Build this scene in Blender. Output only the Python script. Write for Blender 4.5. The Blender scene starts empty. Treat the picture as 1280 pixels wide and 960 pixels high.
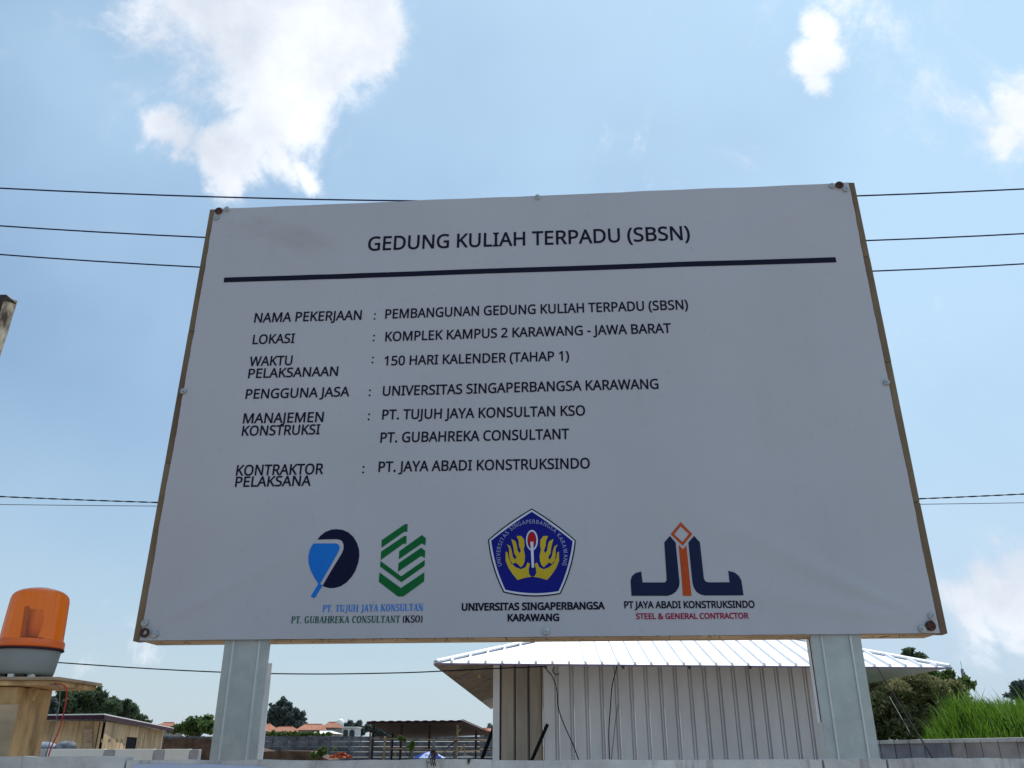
import bpy, math, random
import numpy as np
from mathutils import Vector, Matrix
random.seed(7)
rng = np.random.default_rng(11)
S = bpy.context.scene
COL = S.collection
PI = math.pi

# ------------------------------------------------------------------ camera
PITCH = math.atan(452/1040); FPX = 1040.0; EYE = 1.6
cd = bpy.data.cameras.new('camera'); cam = bpy.data.objects.new('camera', cd); COL.objects.link(cam)
cam.location = (0, 0, EYE); cam.rotation_euler = (PI/2 + PITCH, 0, 0)
cd.sensor_width = 36; cd.lens = 36*FPX/1280; cd.clip_start = 0.05; cd.clip_end = 5000
S.camera = cam

# ------------------------------------------------------------------ light
SUN_EL = math.radians(60); SUN_AZ = math.radians(14)      # azimuth from +Y towards +X
sl = bpy.data.lights.new('sun', 'SUN'); sun = bpy.data.objects.new('sun', sl); COL.objects.link(sun)
sl.energy = 4.5; sl.angle = math.radians(0.55); sl.color = (1, .955, .88)
sdir = Vector((math.sin(SUN_AZ)*math.cos(SUN_EL), math.cos(SUN_AZ)*math.cos(SUN_EL), math.sin(SUN_EL)))
sun.rotation_euler = sdir.to_track_quat('Z', 'Y').to_euler()
S.view_settings.view_transform = 'Standard'; S.view_settings.look = 'None'
S.view_settings.exposure = 0.0; S.view_settings.gamma = 1

W = bpy.data.worlds.new("World"); S.world = W; W.use_nodes = True
nt = W.node_tree; N = nt.nodes; L = nt.links; N.clear()
def nd(t, **k):
    n = N.new(t)
    for a, b in k.items(): setattr(n, a, b)
    return n
def mth(op, a, b=None, c=None, clamp=False):
    n = N.new('ShaderNodeMath'); n.operation = op; n.use_clamp = clamp
    for i, v in enumerate((a, b, c)):
        if v is None: continue
        if isinstance(v, (int, float)): n.inputs[i].default_value = v
        else: L.new(v, n.inputs[i])
    return n.outputs[0]
sky = nd('ShaderNodeTexSky', sky_type='NISHITA', sun_disc=False, sun_elevation=SUN_EL, sun_rotation=SUN_AZ,
         air_density=1.0, dust_density=0.5, ozone_density=1.0, altitude=20)
tc = nd('ShaderNodeTexCoord')
sep = nd('ShaderNodeSeparateXYZ'); L.new(tc.outputs['Generated'], sep.inputs[0])
X, Y_, Z = sep.outputs
ysafe = mth('MAXIMUM', Y_, 0.05)
U = mth('DIVIDE', X, ysafe); V = mth('DIVIDE', Z, ysafe)
front = mth('GREATER_THAN', Y_, 0.05)
def fbm(scale, detail=8, rough=.58, off=(0, 0, 0), dist=0.0):
    mp = nd('ShaderNodeMapping'); mp.inputs['Location'].default_value = off
    L.new(tc.outputs['Generated'], mp.inputs['Vector'])
    n = nd('ShaderNodeTexNoise'); n.inputs['Scale'].default_value = scale; n.inputs['Detail'].default_value = detail
    n.inputs['Roughness'].default_value = rough; n.inputs['Distortion'].default_value = dist
    L.new(mp.outputs[0], n.inputs['Vector']); return n.outputs['Fac']
def ray(px, py):
    v = Vector(((px-640)/FPX, 1.0, -(py-480)/FPX))        # right, forward, up in camera terms
    c, s = math.cos(PITCH), math.sin(PITCH)
    return Vector((v.x, c*v.y - s*v.z, s*v.y + c*v.z))
def uv(px, py):
    r = ray(px, py); return r.x/r.y, r.z/r.y
# stir the positions with two scales of noise so that the puffs get torn, curling outlines
def nvec(scale, off, det=4):
    mp = nd('ShaderNodeMapping'); mp.inputs['Location'].default_value = off; L.new(tc.outputs['Generated'], mp.inputs['Vector'])
    n = nd('ShaderNodeTexNoise'); n.inputs['Scale'].default_value = scale; n.inputs['Detail'].default_value = det; n.inputs['Roughness'].default_value = .62
    L.new(mp.outputs[0], n.inputs['Vector']); s_ = nd('ShaderNodeSeparateColor'); L.new(n.outputs['Color'], s_.inputs[0]); return s_.outputs[0], s_.outputs[1]
for sc_, of_, am_, dt_ in ((5.5, (2.2, 0, 1.3), .17, 2), (15, (0, 1.4, .3), .10, 7)):
    na, nb = nvec(sc_, of_, dt_)
    U = mth('ADD', U, mth('MULTIPLY', mth('SUBTRACT', na, .5), am_)); V = mth('ADD', V, mth('MULTIPLY', mth('SUBTRACT', nb, .5), am_))
# cumulus: soft puffs of cloud at fixed places in the sky, broken up by noise
PUFFS = [(330, 5, 95, 1.35), (430, 45, 92, 1.4), (360, 115, 84, 1.3), (475, 80, 50, 1.1), (300, 175, 60, 1.2), (232, 155, 46, 1.1),
         (280, 220, 42, 1.05), (335, 205, 44, .85), (355, -70, 180, 1.3), (375, 225, 26, .8), (345, 100, 190, .34), (1045, 30, 34, 1.05), (1042, 68, 40, 1.2), (1052, 108, 32, 1.0), (1085, 80, 170, .44), (1252, 140, 48, .86),
         (1235, 190, 36, .7), (1285, 110, 40, .7), (1255, 160, 120, .46), (1290, 735, 66, 1.05), (1230, 770, 58, .74), (1195, 790, 66, .5), (150, 790, 32, .66), (105, 800, 40, .58), (1080, 10, 70, .6),
         (900, 60, 300, .24), (1150, 250, 200, .2), (470, 860, 90, .3), (-120, 120, 80, .9), (1500, 300, 110, .9), (1420, 640, 90, .7)]
acc = None
for px, py, r, a in PUFFS:
    u0, v0 = uv(px, py); u1, _ = uv(px+r, py); _, v1 = uv(px, py-r)
    du = mth('DIVIDE', mth('SUBTRACT', U, u0), abs(u1-u0)); dv = mth('DIVIDE', mth('SUBTRACT', V, v0), abs(v1-v0))
    d2 = mth('ADD', mth('MULTIPLY', du, du), mth('MULTIPLY', dv, dv))
    g = mth('MULTIPLY', mth('POWER', 2.718, mth('MULTIPLY', d2, -1.0)), a)
    acc = g if acc is None else mth('MAXIMUM', acc, g)
acc = mth('MULTIPLY', acc, front)
n1 = fbm(6.0, 12, .66, (3.1, 1.7, .4), .5); n1b = fbm(17, 10, .6, (1.1, .7, 2.4), .2)
n1 = mth('ADD', mth('MULTIPLY', n1, .74), mth('MULTIPLY', n1b, .26))
back = mth('MULTIPLY', mth('SUBTRACT', 1.0, front), mth('MULTIPLY', mth('SUBTRACT', fbm(2.2, 6, .55), .52), 5.0, clamp=True))
dens = mth('ADD', mth('ADD', acc, back), mth('MULTIPLY', mth('SUBTRACT', n1, .5), 2.6))
mr = nd('ShaderNodeMapRange', interpolation_type='SMOOTHERSTEP'); L.new(dens, mr.inputs['Value'])
mr.inputs['From Min'].default_value = .27; mr.inputs['From Max'].default_value = .92
cmask = mth('MULTIPLY', mr.outputs[0], 0.97)
# thin milky veil all over the sky
veil_n = fbm(1.6, 5, .5, (.3, 4.2, 1.0)); veil = mth('ADD', mth('MULTIPLY_ADD', X, .60, .52), mth('MULTIPLY', mth('SUBTRACT', veil_n, .45), 1.6), clamp=True)
low = mth('POWER', mth('SUBTRACT', 1.0, mth('MAXIMUM', Z, 0.0), clamp=True), 5.0)
veil = mth('MULTIPLY', veil, 1.0)
def mix(fac, a, b):
    m = nd('ShaderNodeMix', data_type='RGBA'); 
    if isinstance(fac, (int, float)): m.inputs[0].default_value = fac
    else: L.new(fac, m.inputs[0])
    for s, v in ((6, a), (7, b)):
        if isinstance(v, tuple): m.inputs[s].default_value = (*v, 1)
        else: L.new(v, m.inputs[s])
    return m.outputs[2]
K = 1/0.1                                                   # world strength is 0.1
tint = nd('ShaderNodeMix', data_type='RGBA', blend_type='MULTIPLY'); tint.inputs[0].default_value = 1
L.new(sky.outputs[0], tint.inputs[6]); tint.inputs[7].default_value = (.80, .99, 1.05, 1)
c1 = mix(veil, tint.outputs[2], (.53*K, .76*K, .99*K))
shade = mth('MULTIPLY', mth('SUBTRACT', fbm(4.2, 9, .6, (.9, 0, 2.)), .40), 4.2, clamp=True)
ccol = mix(shade, (.74*K, .80*K, .90*K), (1.12*K, 1.15*K, 1.2*K))
c1 = mix(mth('MULTIPLY', low, .92), c1, (.56*K, .65*K, .73*K))
c2 = mix(cmask, c1, ccol)
bg = nd('ShaderNodeBackground'); bg.inputs['Strength'].default_value = 0.1; L.new(c2, bg.inputs[0])
wo = nd('ShaderNodeOutputWorld'); L.new(bg.outputs[0], wo.inputs[0])

# ------------------------------------------------------------------ geometry helpers
def P(px, py, Y):
    """world point at distance Y in front of the eye"""
    r = ray(px, py); k = Y/r.y
    return Vector((r.x*k, Y, EYE + r.z*k))
def PZ(px, py, z):
    r = ray(px, py); k = (z-EYE)/r.z
    return Vector((r.x*k, r.y*k, z))
def mat(name, col, rough=.8, metal=0., var=.12, scale=6, bump=0., bscale=40, col2=None, spec=.4, stretch=None, fac=None, coord='Object', extra=None):
    m = bpy.data.materials.new(name); m.use_nodes = True; t = m.node_tree; b = t.nodes['Principled BSDF']
    b.inputs['Roughness'].default_value = rough; b.inputs['Metallic'].default_value = metal; b.inputs['Specular IOR Level'].default_value = spec
    co = t.nodes.new('ShaderNodeTexCoord'); mp = t.nodes.new('ShaderNodeMapping'); t.links.new(co.outputs[coord], mp.inputs[0])
    if stretch: mp.inputs['Scale'].default_value = stretch
    n = t.nodes.new('ShaderNodeTexNoise'); n.inputs['Scale'].default_value = scale; n.inputs['Detail'].default_value = 7; n.inputs['Roughness'].default_value = .62
    t.links.new(mp.outputs[0], n.inputs['Vector'])
    r = t.nodes.new('ShaderNodeValToRGB'); t.links.new(n.outputs['Fac'], r.inputs[0])
    c2 = col2 or tuple(c*(1-var*2) for c in col)
    r.color_ramp.elements[0].position = .36; r.color_ramp.elements[0].color = (*c2, 1)
    r.color_ramp.elements[1].position = .64; r.color_ramp.elements[1].color = (*(min(1, c*(1+var)) for c in col), 1)
    oi = t.nodes.new('ShaderNodeObjectInfo'); hv = t.nodes.new('ShaderNodeHueSaturation')
    ma = t.nodes.new('ShaderNodeMath'); ma.operation = 'MULTIPLY_ADD'; t.links.new(oi.outputs['Random'], ma.inputs[0])
    ma.inputs[1].default_value = var*1.2; ma.inputs[2].default_value = 1-var*.6; t.links.new(ma.outputs[0], hv.inputs['Value'])
    t.links.new(r.outputs[0], hv.inputs['Color']); t.links.new(hv.outputs[0], b.inputs['Base Color'])
    if bump:
        n2 = t.nodes.new('ShaderNodeTexNoise'); n2.inputs['Scale'].default_value = bscale; n2.inputs['Detail'].default_value = 5
        t.links.new(mp.outputs[0], n2.inputs['Vector'])
        bp = t.nodes.new('ShaderNodeBump'); bp.inputs['Strength'].default_value = bump; bp.inputs['Distance'].default_value = .01
        t.links.new(n2.outputs['Fac'], bp.inputs['Height']); t.links.new(bp.outputs[0], b.inputs['Normal'])
    return m
def leafmat(name, col, col2, scale=1.2, trans=.35):
    m = mat(name, col, .7, var=.1, scale=scale, col2=col2, spec=.2); t = m.node_tree; b = t.nodes['Principled BSDF']
    tr = t.nodes.new('ShaderNodeBsdfTranslucent'); mx = t.nodes.new('ShaderNodeMixShader'); mx.inputs[0].default_value = trans
    src = b.inputs['Base Color'].links[0].from_socket; t.links.new(src, tr.inputs[0])
    t.links.new(b.outputs[0], mx.inputs[1]); t.links.new(tr.outputs[0], mx.inputs[2])
    t.links.new(mx.outputs[0], t.nodes['Material Output'].inputs[0]); return m

class MB:
    """collects shapes; build() links them as one mesh object"""
    def __init__(s): s.v = []; s.f = []
    def add(s, vs, fs):
        o = len(s.v); s.v += [tuple(v) for v in vs]; s.f += [tuple(i+o for i in f) for f in fs]; return s
    def box(s, lo, hi, M=None):
        x0, y0, z0 = lo; x1, y1, z1 = hi
        vs = [Vector(p) for p in ((x0,y0,z0),(x1,y0,z0),(x1,y1,z0),(x0,y1,z0),(x0,y0,z1),(x1,y0,z1),(x1,y1,z1),(x0,y1,z1))]
        if M: vs = [M @ v for v in vs]
        return s.add(vs, [(0,3,2,1),(4,5,6,7),(0,1,5,4),(1,2,6,5),(2,3,7,6),(3,0,4,7)])
    def prism(s, pts, d):
        """polygon extruded by vector d"""
        n = len(pts); d = Vector(d); pts = [Vector(p) for p in pts]
        return s.add(pts + [p+d for p in pts], [tuple(range(n))[::-1], tuple(range(n, 2*n))] + [(i, (i+1) % n, n+(i+1) % n, n+i) for i in range(n)])
    def tube(s, pts, r, k=8, r2=None):
        pts = [Vector(p) for p in pts]; n = len(pts); vs = []; 
        for i, p in enumerate(pts):
            t = (pts[min(i+1, n-1)] - pts[max(i-1, 0)]).normalized()
            a = t.cross(Vector((0, .03, 1)) if abs(t.z) < .9 else Vector((0, 1, 0))).normalized(); b = t.cross(a)
            rr = r if r2 is None else r + (r2-r)*i/(n-1)
            vs += [p + a*rr*math.cos(2*PI*j/k) + b*rr*math.sin(2*PI*j/k) for j in range(k)]
        fs = [(i*k+j, i*k+(j+1) % k, (i+1)*k+(j+1) % k, (i+1)*k+j) for i in range(n-1) for j in range(k)]
        fs += [tuple(range(k))[::-1], tuple(range((n-1)*k, n*k))]
        return s.add(vs, fs)
    def lathe(s, prof, c=(0, 0, 0), k=40, M=None):
        c = Vector(c); vs = []; n = len(prof)
        for r, z in prof: vs += [c + Vector((r*math.cos(2*PI*j/k), r*math.sin(2*PI*j/k), z)) for j in range(k)]
        if M: vs = [M @ v for v in vs]
        fs = [(i*k+j, i*k+(j+1) % k, (i+1)*k+(j+1) % k, (i+1)*k+j) for i in range(n-1) for j in range(k)]
        fs += [tuple(range(k))[::-1], tuple(range((n-1)*k, n*k))]
        return s.add(vs, fs)
    def build(s, name, m, parent=None, smooth=False, bevel=0, label=None):
        off = Vector((0, 0, 0))
        q = parent
        while q is not None: off = off + q.location; q = q.parent
        me = bpy.data.meshes.new(name); me.from_pydata([(x-off.x, y-off.y, z-off.z) for x, y, z in s.v], [], s.f); me.update()
        me.materials.append(m)
        if smooth: me.polygons.foreach_set('use_smooth', [True]*len(me.polygons))
        o = bpy.data.objects.new(name, me); COL.objects.link(o); o.parent = parent
        if bevel:
            b = o.modifiers.new('bevel', 'BEVEL'); b.width = bevel; b.segments = 2; b.limit_method = 'ANGLE'
        if label: o['label'] = label
        return o
def tag(o, label=None, cat=None, group=None, kind=None):
    for k, v in (('label', label), ('category', cat), ('group', group), ('kind', kind)):
        if v: o[k] = v
    return o
def thing(name, loc, label, cat, group=None):
    o = bpy.data.objects.new(name, None); COL.objects.link(o); o.location = loc; o.empty_display_size = .2
    return tag(o, label, cat, group)

# ------------------------------------------------------------------ materials
M = {}
M['ground'] = mat('dry_soil', (.27, .24, .20), .95, var=.2, scale=.6, bump=.6, bscale=8)
M['concrete'] = mat('rough_concrete', (.42, .41, .41), .92, var=.14, scale=5, bump=.5, bscale=60, stretch=(1, 1, 1))
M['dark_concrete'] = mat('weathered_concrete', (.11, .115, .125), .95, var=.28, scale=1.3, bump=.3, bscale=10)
M['light_concrete'] = mat('pale_coping', (.5, .49, .47), .9, var=.12, scale=4, bump=.3)
M['wood'] = mat('weathered_wood', (.175, .125, .08), .85, var=.2, scale=7, bump=.4, bscale=50, stretch=(1, 1, .35), col2=(.13, .085, .05))
M['fresh_wood'] = mat('raw_timber', (.42, .30, .19), .85, var=.2, scale=9, bump=.3, bscale=50, stretch=(.3, 1, 1))
M['ply'] = mat('plywood', (.60, .37, .17), .8, var=.30, scale=11, bump=.15, bscale=30, stretch=(1, 1, .35))
M['ply_far'] = mat('plywood_sheet', (.46, .32, .18), .85, var=.24, scale=1.6, stretch=(1.4, 1.4, .5))
M['galv'] = mat('galvanised_steel', (.44, .465, .45), .5, .4, var=.05, scale=14, bump=.05, bscale=90)
M['galv_glint'] = mat('crease_glint_zinc', (.60, .62, .61), .45, .3, var=.05)  # highlight on the post creases, put into a brighter zinc tone
M['white_steel'] = mat('white_angle_steel', (.72, .72, .75), .5, .0, var=.05)
M['rust'] = mat('rust', (.075, .03, .02), .85, var=.4, scale=60, bump=.5, bscale=200)
M['zinc'] = mat('zinc_washer', (.42, .45, .46), .4, .6, var=.15, scale=80)
M['roof_white'] = mat('white_roof_sheet', (.86, .87, .9), .45, .0, var=.03, scale=2)
M['roof_under'] = mat('roof_underside', (.36, .31, .27), .7, var=.12, scale=2)
M['wall_sheet'] = mat('pale_wall_sheet', (.60, .58, .58), .85, .0, spec=.1, var=.05, scale=1.1, stretch=(2, 2, .5))
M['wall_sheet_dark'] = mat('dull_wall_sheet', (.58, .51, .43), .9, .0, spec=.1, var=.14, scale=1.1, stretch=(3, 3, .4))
M['seam'] = mat('dark_seam', (.05, .045, .05), .6)
M['black'] = mat('black_cable', (.012, .012, .016), .9, spec=.05)
M['wire'] = mat('blue_black_wire', (.012, .02, .07), .9, spec=.08)
M['red_wire'] = mat('red_wire', (.45, .02, .02), .5)
M['grey_wire'] = mat('grey_wire', (.16, .14, .12), .5)
M['grey_plastic'] = mat('grey_plastic', (.25, .26, .25), .5, var=.04)
M['dark_red'] = mat('dark_red_roof', (.05, .022, .035), .8, var=.2, scale=1.5, spec=.1)
M['brown_under'] = mat('brown_underside', (.035, .014, .01), .9, var=.25, scale=1.5)
M['bamboo'] = mat('bamboo_pole', (.36, .24, .13), .8, var=.25, scale=3)
M['tile'] = mat('orange_roof_tiles', (.34, .13, .075), .85, var=.25, scale=1.2, stretch=(3, 3, 3))
M['house_wall'] = mat('cream_render', (.24, .23, .21), .9, var=.15, scale=.4)
M['mosque'] = mat('pale_grey_render', (.5, .53, .54), .8, var=.08, scale=.5)
M['dome'] = mat('white_dome', (.85, .84, .78), .5, var=.04)
M['glass'] = mat('dark_glass', (.03, .035, .04), .2, var=.1)
M['bark'] = mat('bark', (.09, .07, .05), .95, var=.3, scale=6)
M['leaf_dark'] = leafmat('dark_leaves', (.10, .14, .075), (.05, .075, .05), .45, .4)
M['leaf_hazed'] = leafmat('hazed_far_leaves', (.10, .13, .115), (.06, .085, .085), .3, .3)  # distance haze put into a paler, bluer leaf colour
M['leaf_green'] = leafmat('green_leaves', (.12, .18, .05), (.055, .095, .03), .6)
M['leaf_bush'] = leafmat('olive_leaves', (.27, .26, .115), (.10, .12, .05), 1.2, .35)
M['leaf_fleck'] = leafmat('pale_sunfleck_leaves', (.33, .29, .15), (.16, .14, .06), 3.0, .3)  # pale leaves; sunlit flecks of the crown are also put into this colour
M['grass'] = leafmat('tall_grass', (.12, .23, .022), (.055, .12, .012), 1.2, .45)
M['grass_pale'] = leafmat('pale_grass_blade', (.2, .3, .07), (.12, .2, .05), 3, .4)
M['orange'] = mat('orange_heap', (.5, .1, .03), .8, var=.3, scale=6)
M['tarp_blue'] = mat('blue_cloth', (.03, .06, .30), .9, spec=.05)
M['tarp_white'] = mat('pale_blue_cloth', (.40, .48, .70), .9, spec=.05)
M['sack'] = mat('grey_blue_sack', (.22, .26, .33), .7, var=.35, scale=7)
M['white_panel'] = mat('white_panel', (.72, .72, .68), .6, var=.04, scale=2)
M['grey_panel'] = mat('grey_post', (.36, .36, .38), .6)
M['pole'] = mat('flaking_pole', (.50, .41, .30), .95, var=.35, scale=22, bump=.9, bscale=70, col2=(.10, .065, .05), stretch=(1, 1, .5))
M['dark_metal'] = mat('dark_cap', (.05, .035, .03), .7, var=.3, scale=20)

# concrete of the near wall: extra stains and blue paint
def wallmat():
    m = mat('stained_concrete', (.56, .545, .53), .93, var=.13, scale=3.5, bump=.6, bscale=45, col2=(.36, .35, .35)); t = m.node_tree; b = t.nodes['Principled BSDF']
    co = t.nodes.new('ShaderNodeTexCoord'); mp = t.nodes.new('ShaderNodeMapping'); mp.inputs['Scale'].default_value = (7, 7, .8); t.links.new(co.outputs['Object'], mp.inputs[0])
    n = t.nodes.new('ShaderNodeTexNoise'); n.inputs['Scale'].default_value = 3; n.inputs['Detail'].default_value = 9; n.inputs['Roughness'].default_value = .7; t.links.new(mp.outputs[0], n.inputs[0])
    r = t.nodes.new('ShaderNodeValToRGB'); t.links.new(n.outputs[0], r.inputs[0]); r.color_ramp.elements[0].position = .34; r.color_ramp.elements[0].color = (.45, .40, .36, 1); r.color_ramp.elements[1].position = .47; r.color_ramp.elements[1].color = (1, 1, 1, 1)
    mx = t.nodes.new('ShaderNodeMix'); mx.data_type = 'RGBA'; mx.blend_type = 'MULTIPLY'; mx.inputs[0].default_value = .8
    t.links.new(b.inputs['Base Color'].links[0].from_socket, mx.inputs[6]); t.links.new(r.outputs[0], mx.inputs[7]); t.links.new(mx.outputs[2], b.inputs['Base Color']); return m
M['near_wall'] = wallmat()
M['blue_paint'] = mat('faded_blue_paint', (.25, .30, .44), .8, var=.3, scale=12, col2=(.44, .45, .5))

# ------------------------------------------------------------------ ground
g = MB()
n = 40; xs = [-3000, -600, -200, -80, -30, -10, 0, 10, 30, 80, 200, 600, 3000]
vs = [(x, y, 0) for y in xs for x in xs]; k = len(xs)
g.add(vs, [(j*k+i, j*k+i+1, (j+1)*k+i+1, (j+1)*k+i) for j in range(k-1) for i in range(k-1)])
tag(g.build('ground', M['ground']), kind='structure')

# ------------------------------------------------------------------ THE BILLBOARD
yaw, lean, brot = -.0676, .0101, .0012
BW, BH = 3.6, 2.3765
BC = Vector((.0705, 3.8317, 1.6254+EYE))
ex = Vector((math.cos(yaw), math.sin(yaw), 0)); nn = Vector((-math.sin(yaw), math.cos(yaw), 0))
e2 = Vector((0, 0, 1))*math.cos(lean) + nn*math.sin(lean)
BA = ex*math.cos(brot) + e2*math.sin(brot); BB = -ex*math.sin(brot) + e2*math.cos(brot)
BN = BA.cross(BB)                       # towards the camera
if BN.y > 0: BN = -BN
def board_uv(px, py):
    """where the printed point seen at a photo pixel lies on the board, in metres from its centre"""
    r = ray(px, py); o = Vector((0, 0, EYE)); k = (BC-o).dot(BN)/r.dot(BN)
    q = o + r*k - BC
    return q.dot(BA), q.dot(BB)
def wrinkle(u, v):
    w = .004*math.sin(2.1*u+.6)*math.cos(1.7*v) + .0016*math.sin(5.3*u+3.1*v+1.2*math.sin(2*v)) + .0012*math.sin(8*u-5*v)*math.exp(-(v+BH/2)/.5) + .0006*math.sin(9*v-4*u+1)
    for cu, cv, ang, a in ((-1.75, 1.15, -.45, .004), (1.75, 1.15, 3.6, .003), (-1.75, -1.15, .5, .003), (1.75, -1.15, 2.65, .004), (1.75, -1.15, 2.95, .003), (-1.75, 1.15, -.62, .002)):
        du, dv = u-cu, v-cv; r = math.hypot(du, dv)
        t = math.atan2(dv, du)-ang; t = (t+PI) % (2*PI)-PI
        w += 2.6*a*math.exp(-(t/.07)**2)*math.exp(-(r/.9)**2)*min(1, r/.15)
    # small puckers along the stapled bottom edge
    w += .0022*math.exp(-((v+BH/2)/.05)**2)*math.sin(u*31+2*math.sin(u*7))
    return max(w, -.006)+.005
def bp(u, v, d=0.): return BC + BA*u + BB*v + BN*d
board = thing('billboard', (BC.x, BC.y, 0), 'large white printed project sign board in a wooden frame on two steel posts', 'billboard')

def bannermat():
    m = bpy.data.materials.new('white_vinyl_banner'); m.use_nodes = True; t = m.node_tree; b = t.nodes['Principled BSDF']
    b.inputs['Roughness'].default_value = .5; b.inputs['Specular IOR Level'].default_value = .35
    co = t.nodes.new('ShaderNodeTexCoord')
    def noise(sc, st=(1, 1, 1), det=6):
        mp = t.nodes.new('ShaderNodeMapping'); mp.inputs['Scale'].default_value = st; t.links.new(co.outputs['Object'], mp.inputs[0])
        n = t.nodes.new('ShaderNodeTexNoise'); n.inputs['Scale'].default_value = sc; n.inputs['Detail'].default_value = det; t.links.new(mp.outputs[0], n.inputs[0]); return n.outputs[0]
    def ramp(s, a, bb, ca, cb):
        r = t.nodes.new('ShaderNodeValToRGB'); t.links.new(s, r.inputs[0]); r.color_ramp.elements[0].position = a; r.color_ramp.elements[1].position = bb
        r.color_ramp.elements[0].color = (*ca, 1); r.color_ramp.elements[1].color = (*cb, 1); return r.outputs[0]
    base = ramp(noise(1.3), .3, .7, BAN_A, BAN_B)
    drip = ramp(noise(3.2, (3.2, 1, .35), 8), .60, .80, (1, 1, 1), (.97, .965, .95))
    dirt = ramp(noise(24, det=4), .62, .85, (1, 1, 1), (.90, .89, .86))
    o = base
    for q in (drip, dirt):
        mx = t.nodes.new('ShaderNodeMix'); mx.data_type = 'RGBA'; mx.blend_type = 'MULTIPLY'; mx.inputs[0].default_value = 1
        t.links.new(o, mx.inputs[6]); t.links.new(q, mx.inputs[7]); o = mx.outputs[2]
    # an old tide mark running down from the top left fixing (board-fixed place, in metres)
    mp = t.nodes.new('ShaderNodeMapping'); t.links.new(co.outputs['Object'], mp.inputs[0])
    c0 = BA*-1.30 + BB*.98 + Vector((0, 0, BC.z)); mp.vector_type = 'TEXTURE'; mp.inputs['Location'].default_value = c0; mp.inputs['Rotation'].default_value = (0, math.radians(22), 0); mp.inputs['Scale'].default_value = (.42, .6, .10)
    gr = t.nodes.new('ShaderNodeTexGradient'); gr.gradient_type = 'SPHERICAL'; t.links.new(mp.outputs[0], gr.inputs[0])
    mm = t.nodes.new('ShaderNodeMath'); mm.operation = 'MULTIPLY'; t.links.new(gr.outputs[1], mm.inputs[0]); t.links.new(noise(6, det=8), mm.inputs[1])
    st_ = ramp(mm.outputs[0], .05, .42, (1, 1, 1), (.93, .89, .84))
    mx = t.nodes.new('ShaderNodeMix'); mx.data_type = 'RGBA'; mx.blend_type = 'MULTIPLY'; mx.inputs[0].default_value = 1
    t.links.new(o, mx.inputs[6]); t.links.new(st_, mx.inputs[7]); o = mx.outputs[2]
    t.links.new(o, b.inputs['Base Color'])
    bpn = t.nodes.new('ShaderNodeBump'); bpn.inputs['Strength'].default_value = .22; bpn.inputs['Distance'].default_value = .004
    t.links.new(noise(9, det=3), bpn.inputs['Height']); t.links.new(bpn.outputs[0], b.inputs['Normal'])
    return m
BAN_A, BAN_B = (.445, .435, .475), (.48, .47, .51)
M['banner'] = bannermat()

# banner sheet
BL, BR_, BTOP, BBOT = -BW/2+.036, BW/2-.036, BH/2-.004, -BH/2+.002
nu, nv = 170, 110
mb = MB(); vs = []
edge = [random.uniform(-.004, .004) for i in range(nv+1)]; edge = [(edge[i]+edge[min(nv, i+1)]+edge[max(0, i-1)])/2+.003*math.sin(i*.17) for i in range(nv+1)]
tedge = [.0015*math.sin(i*.11)+.0012*math.sin(i*.33+1) for i in range(nu+1)]
for j in range(nv+1):
    for i in range(nu+1):
        u0 = BL+(edge[j] if i == 0 else 0); u1 = BR_
        u = BL + (BR_-BL)*i/nu; v = BBOT + (BTOP-BBOT)*j/nv
        if i == 0: u += edge[j]*.5
        if i == nu: u -= edge[j]*.35
        if j == nv: v += tedge[i]-.004
        vs.append(bp(u, v, .006+wrinkle(u, v)))
k = nu+1
mb.add(vs, [(j*k+i, j*k+i+1, (j+1)*k+i+1, (j+1)*k+i) for j in range(nv) for i in range(nu)])
banner = mb.build('banner', M['banner'], board, smooth=True)

# timber box frame: planks, each one built, butted end to end; front face is the board plane
def bbox(u0, u1, v0, v1, d0, d1, name, m, parent=board, bevel=.0015, jit=0):
    b = MB(); q = [bp(u, v, d) for d in (d1, d0) for (u, v) in ((u0, v0), (u1, v0), (u1, v1), (u0, v1))]
    if jit: q = [p + Vector((random.uniform(-jit, jit), random.uniform(-jit, jit), random.uniform(-jit, jit))) for p in q]
    b.add(q, [(0,1,2,3),(7,6,5,4),(0,4,5,1),(1,5,6,2),(2,6,7,3),(3,7,4,0)])
    return b.build(name, m, parent, bevel=bevel)
DEP = -.15
def seg(a, b, n):
    c = [a] + sorted(a+(b-a)*(i+random.uniform(-.2, .2))/n for i in range(1, n)) + [b]; return list(zip(c[:-1], c[1:]))
for a, b in seg(-BH/2, BH/2, 3):
    bbox(-BW/2, -BW/2+.038, a+.0015, b-.0015, .002, DEP*.35, 'side_plank', M['wood'], jit=.0012)
for a, b in seg(-BH/2, BH/2, 4):
    bbox(BW/2-.038, BW/2, a+.0015, b-.0015, .002, DEP*.35, 'side_plank', M['wood'], jit=.0018)
for a, b in seg(-BW/2+.04, BW/2-.04, 3):
    bbox(a+.001, b-.001, BH/2-.045, BH/2-.002+.002*random.random(), .001, DEP, 'top_plank', M['wood'], jit=.001)
POSTS = []
def post_u(pxl, pxr, py):
    return board_uv(pxl, py)[0], board_uv(pxr, py)[0]
ul0, ul1 = post_u(280.5, 336.5, 803); ur0, ur1 = post_u(1015, 1077, 797)
segs = [(-BW/2+.04, ul0-.004), (ul0-.004, ul1+.004), (ul1+.004, -.1), (-.1, .75), (.75, ur0-.004), (ur0-.004, ur1+.004), (ur1+.004, BW/2-.04)]
for i, (a, b) in enumerate(segs):
    d0 = DEP*.2 if i in (1, 5) else .001
    bbox(a+.001, b-.001, -BH/2-.001*random.random(), -BH/2+.045, DEP*.85 if i in (1, 5) else d0, DEP, 'bottom_plank', M['fresh_wood'], jit=.001)
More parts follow.
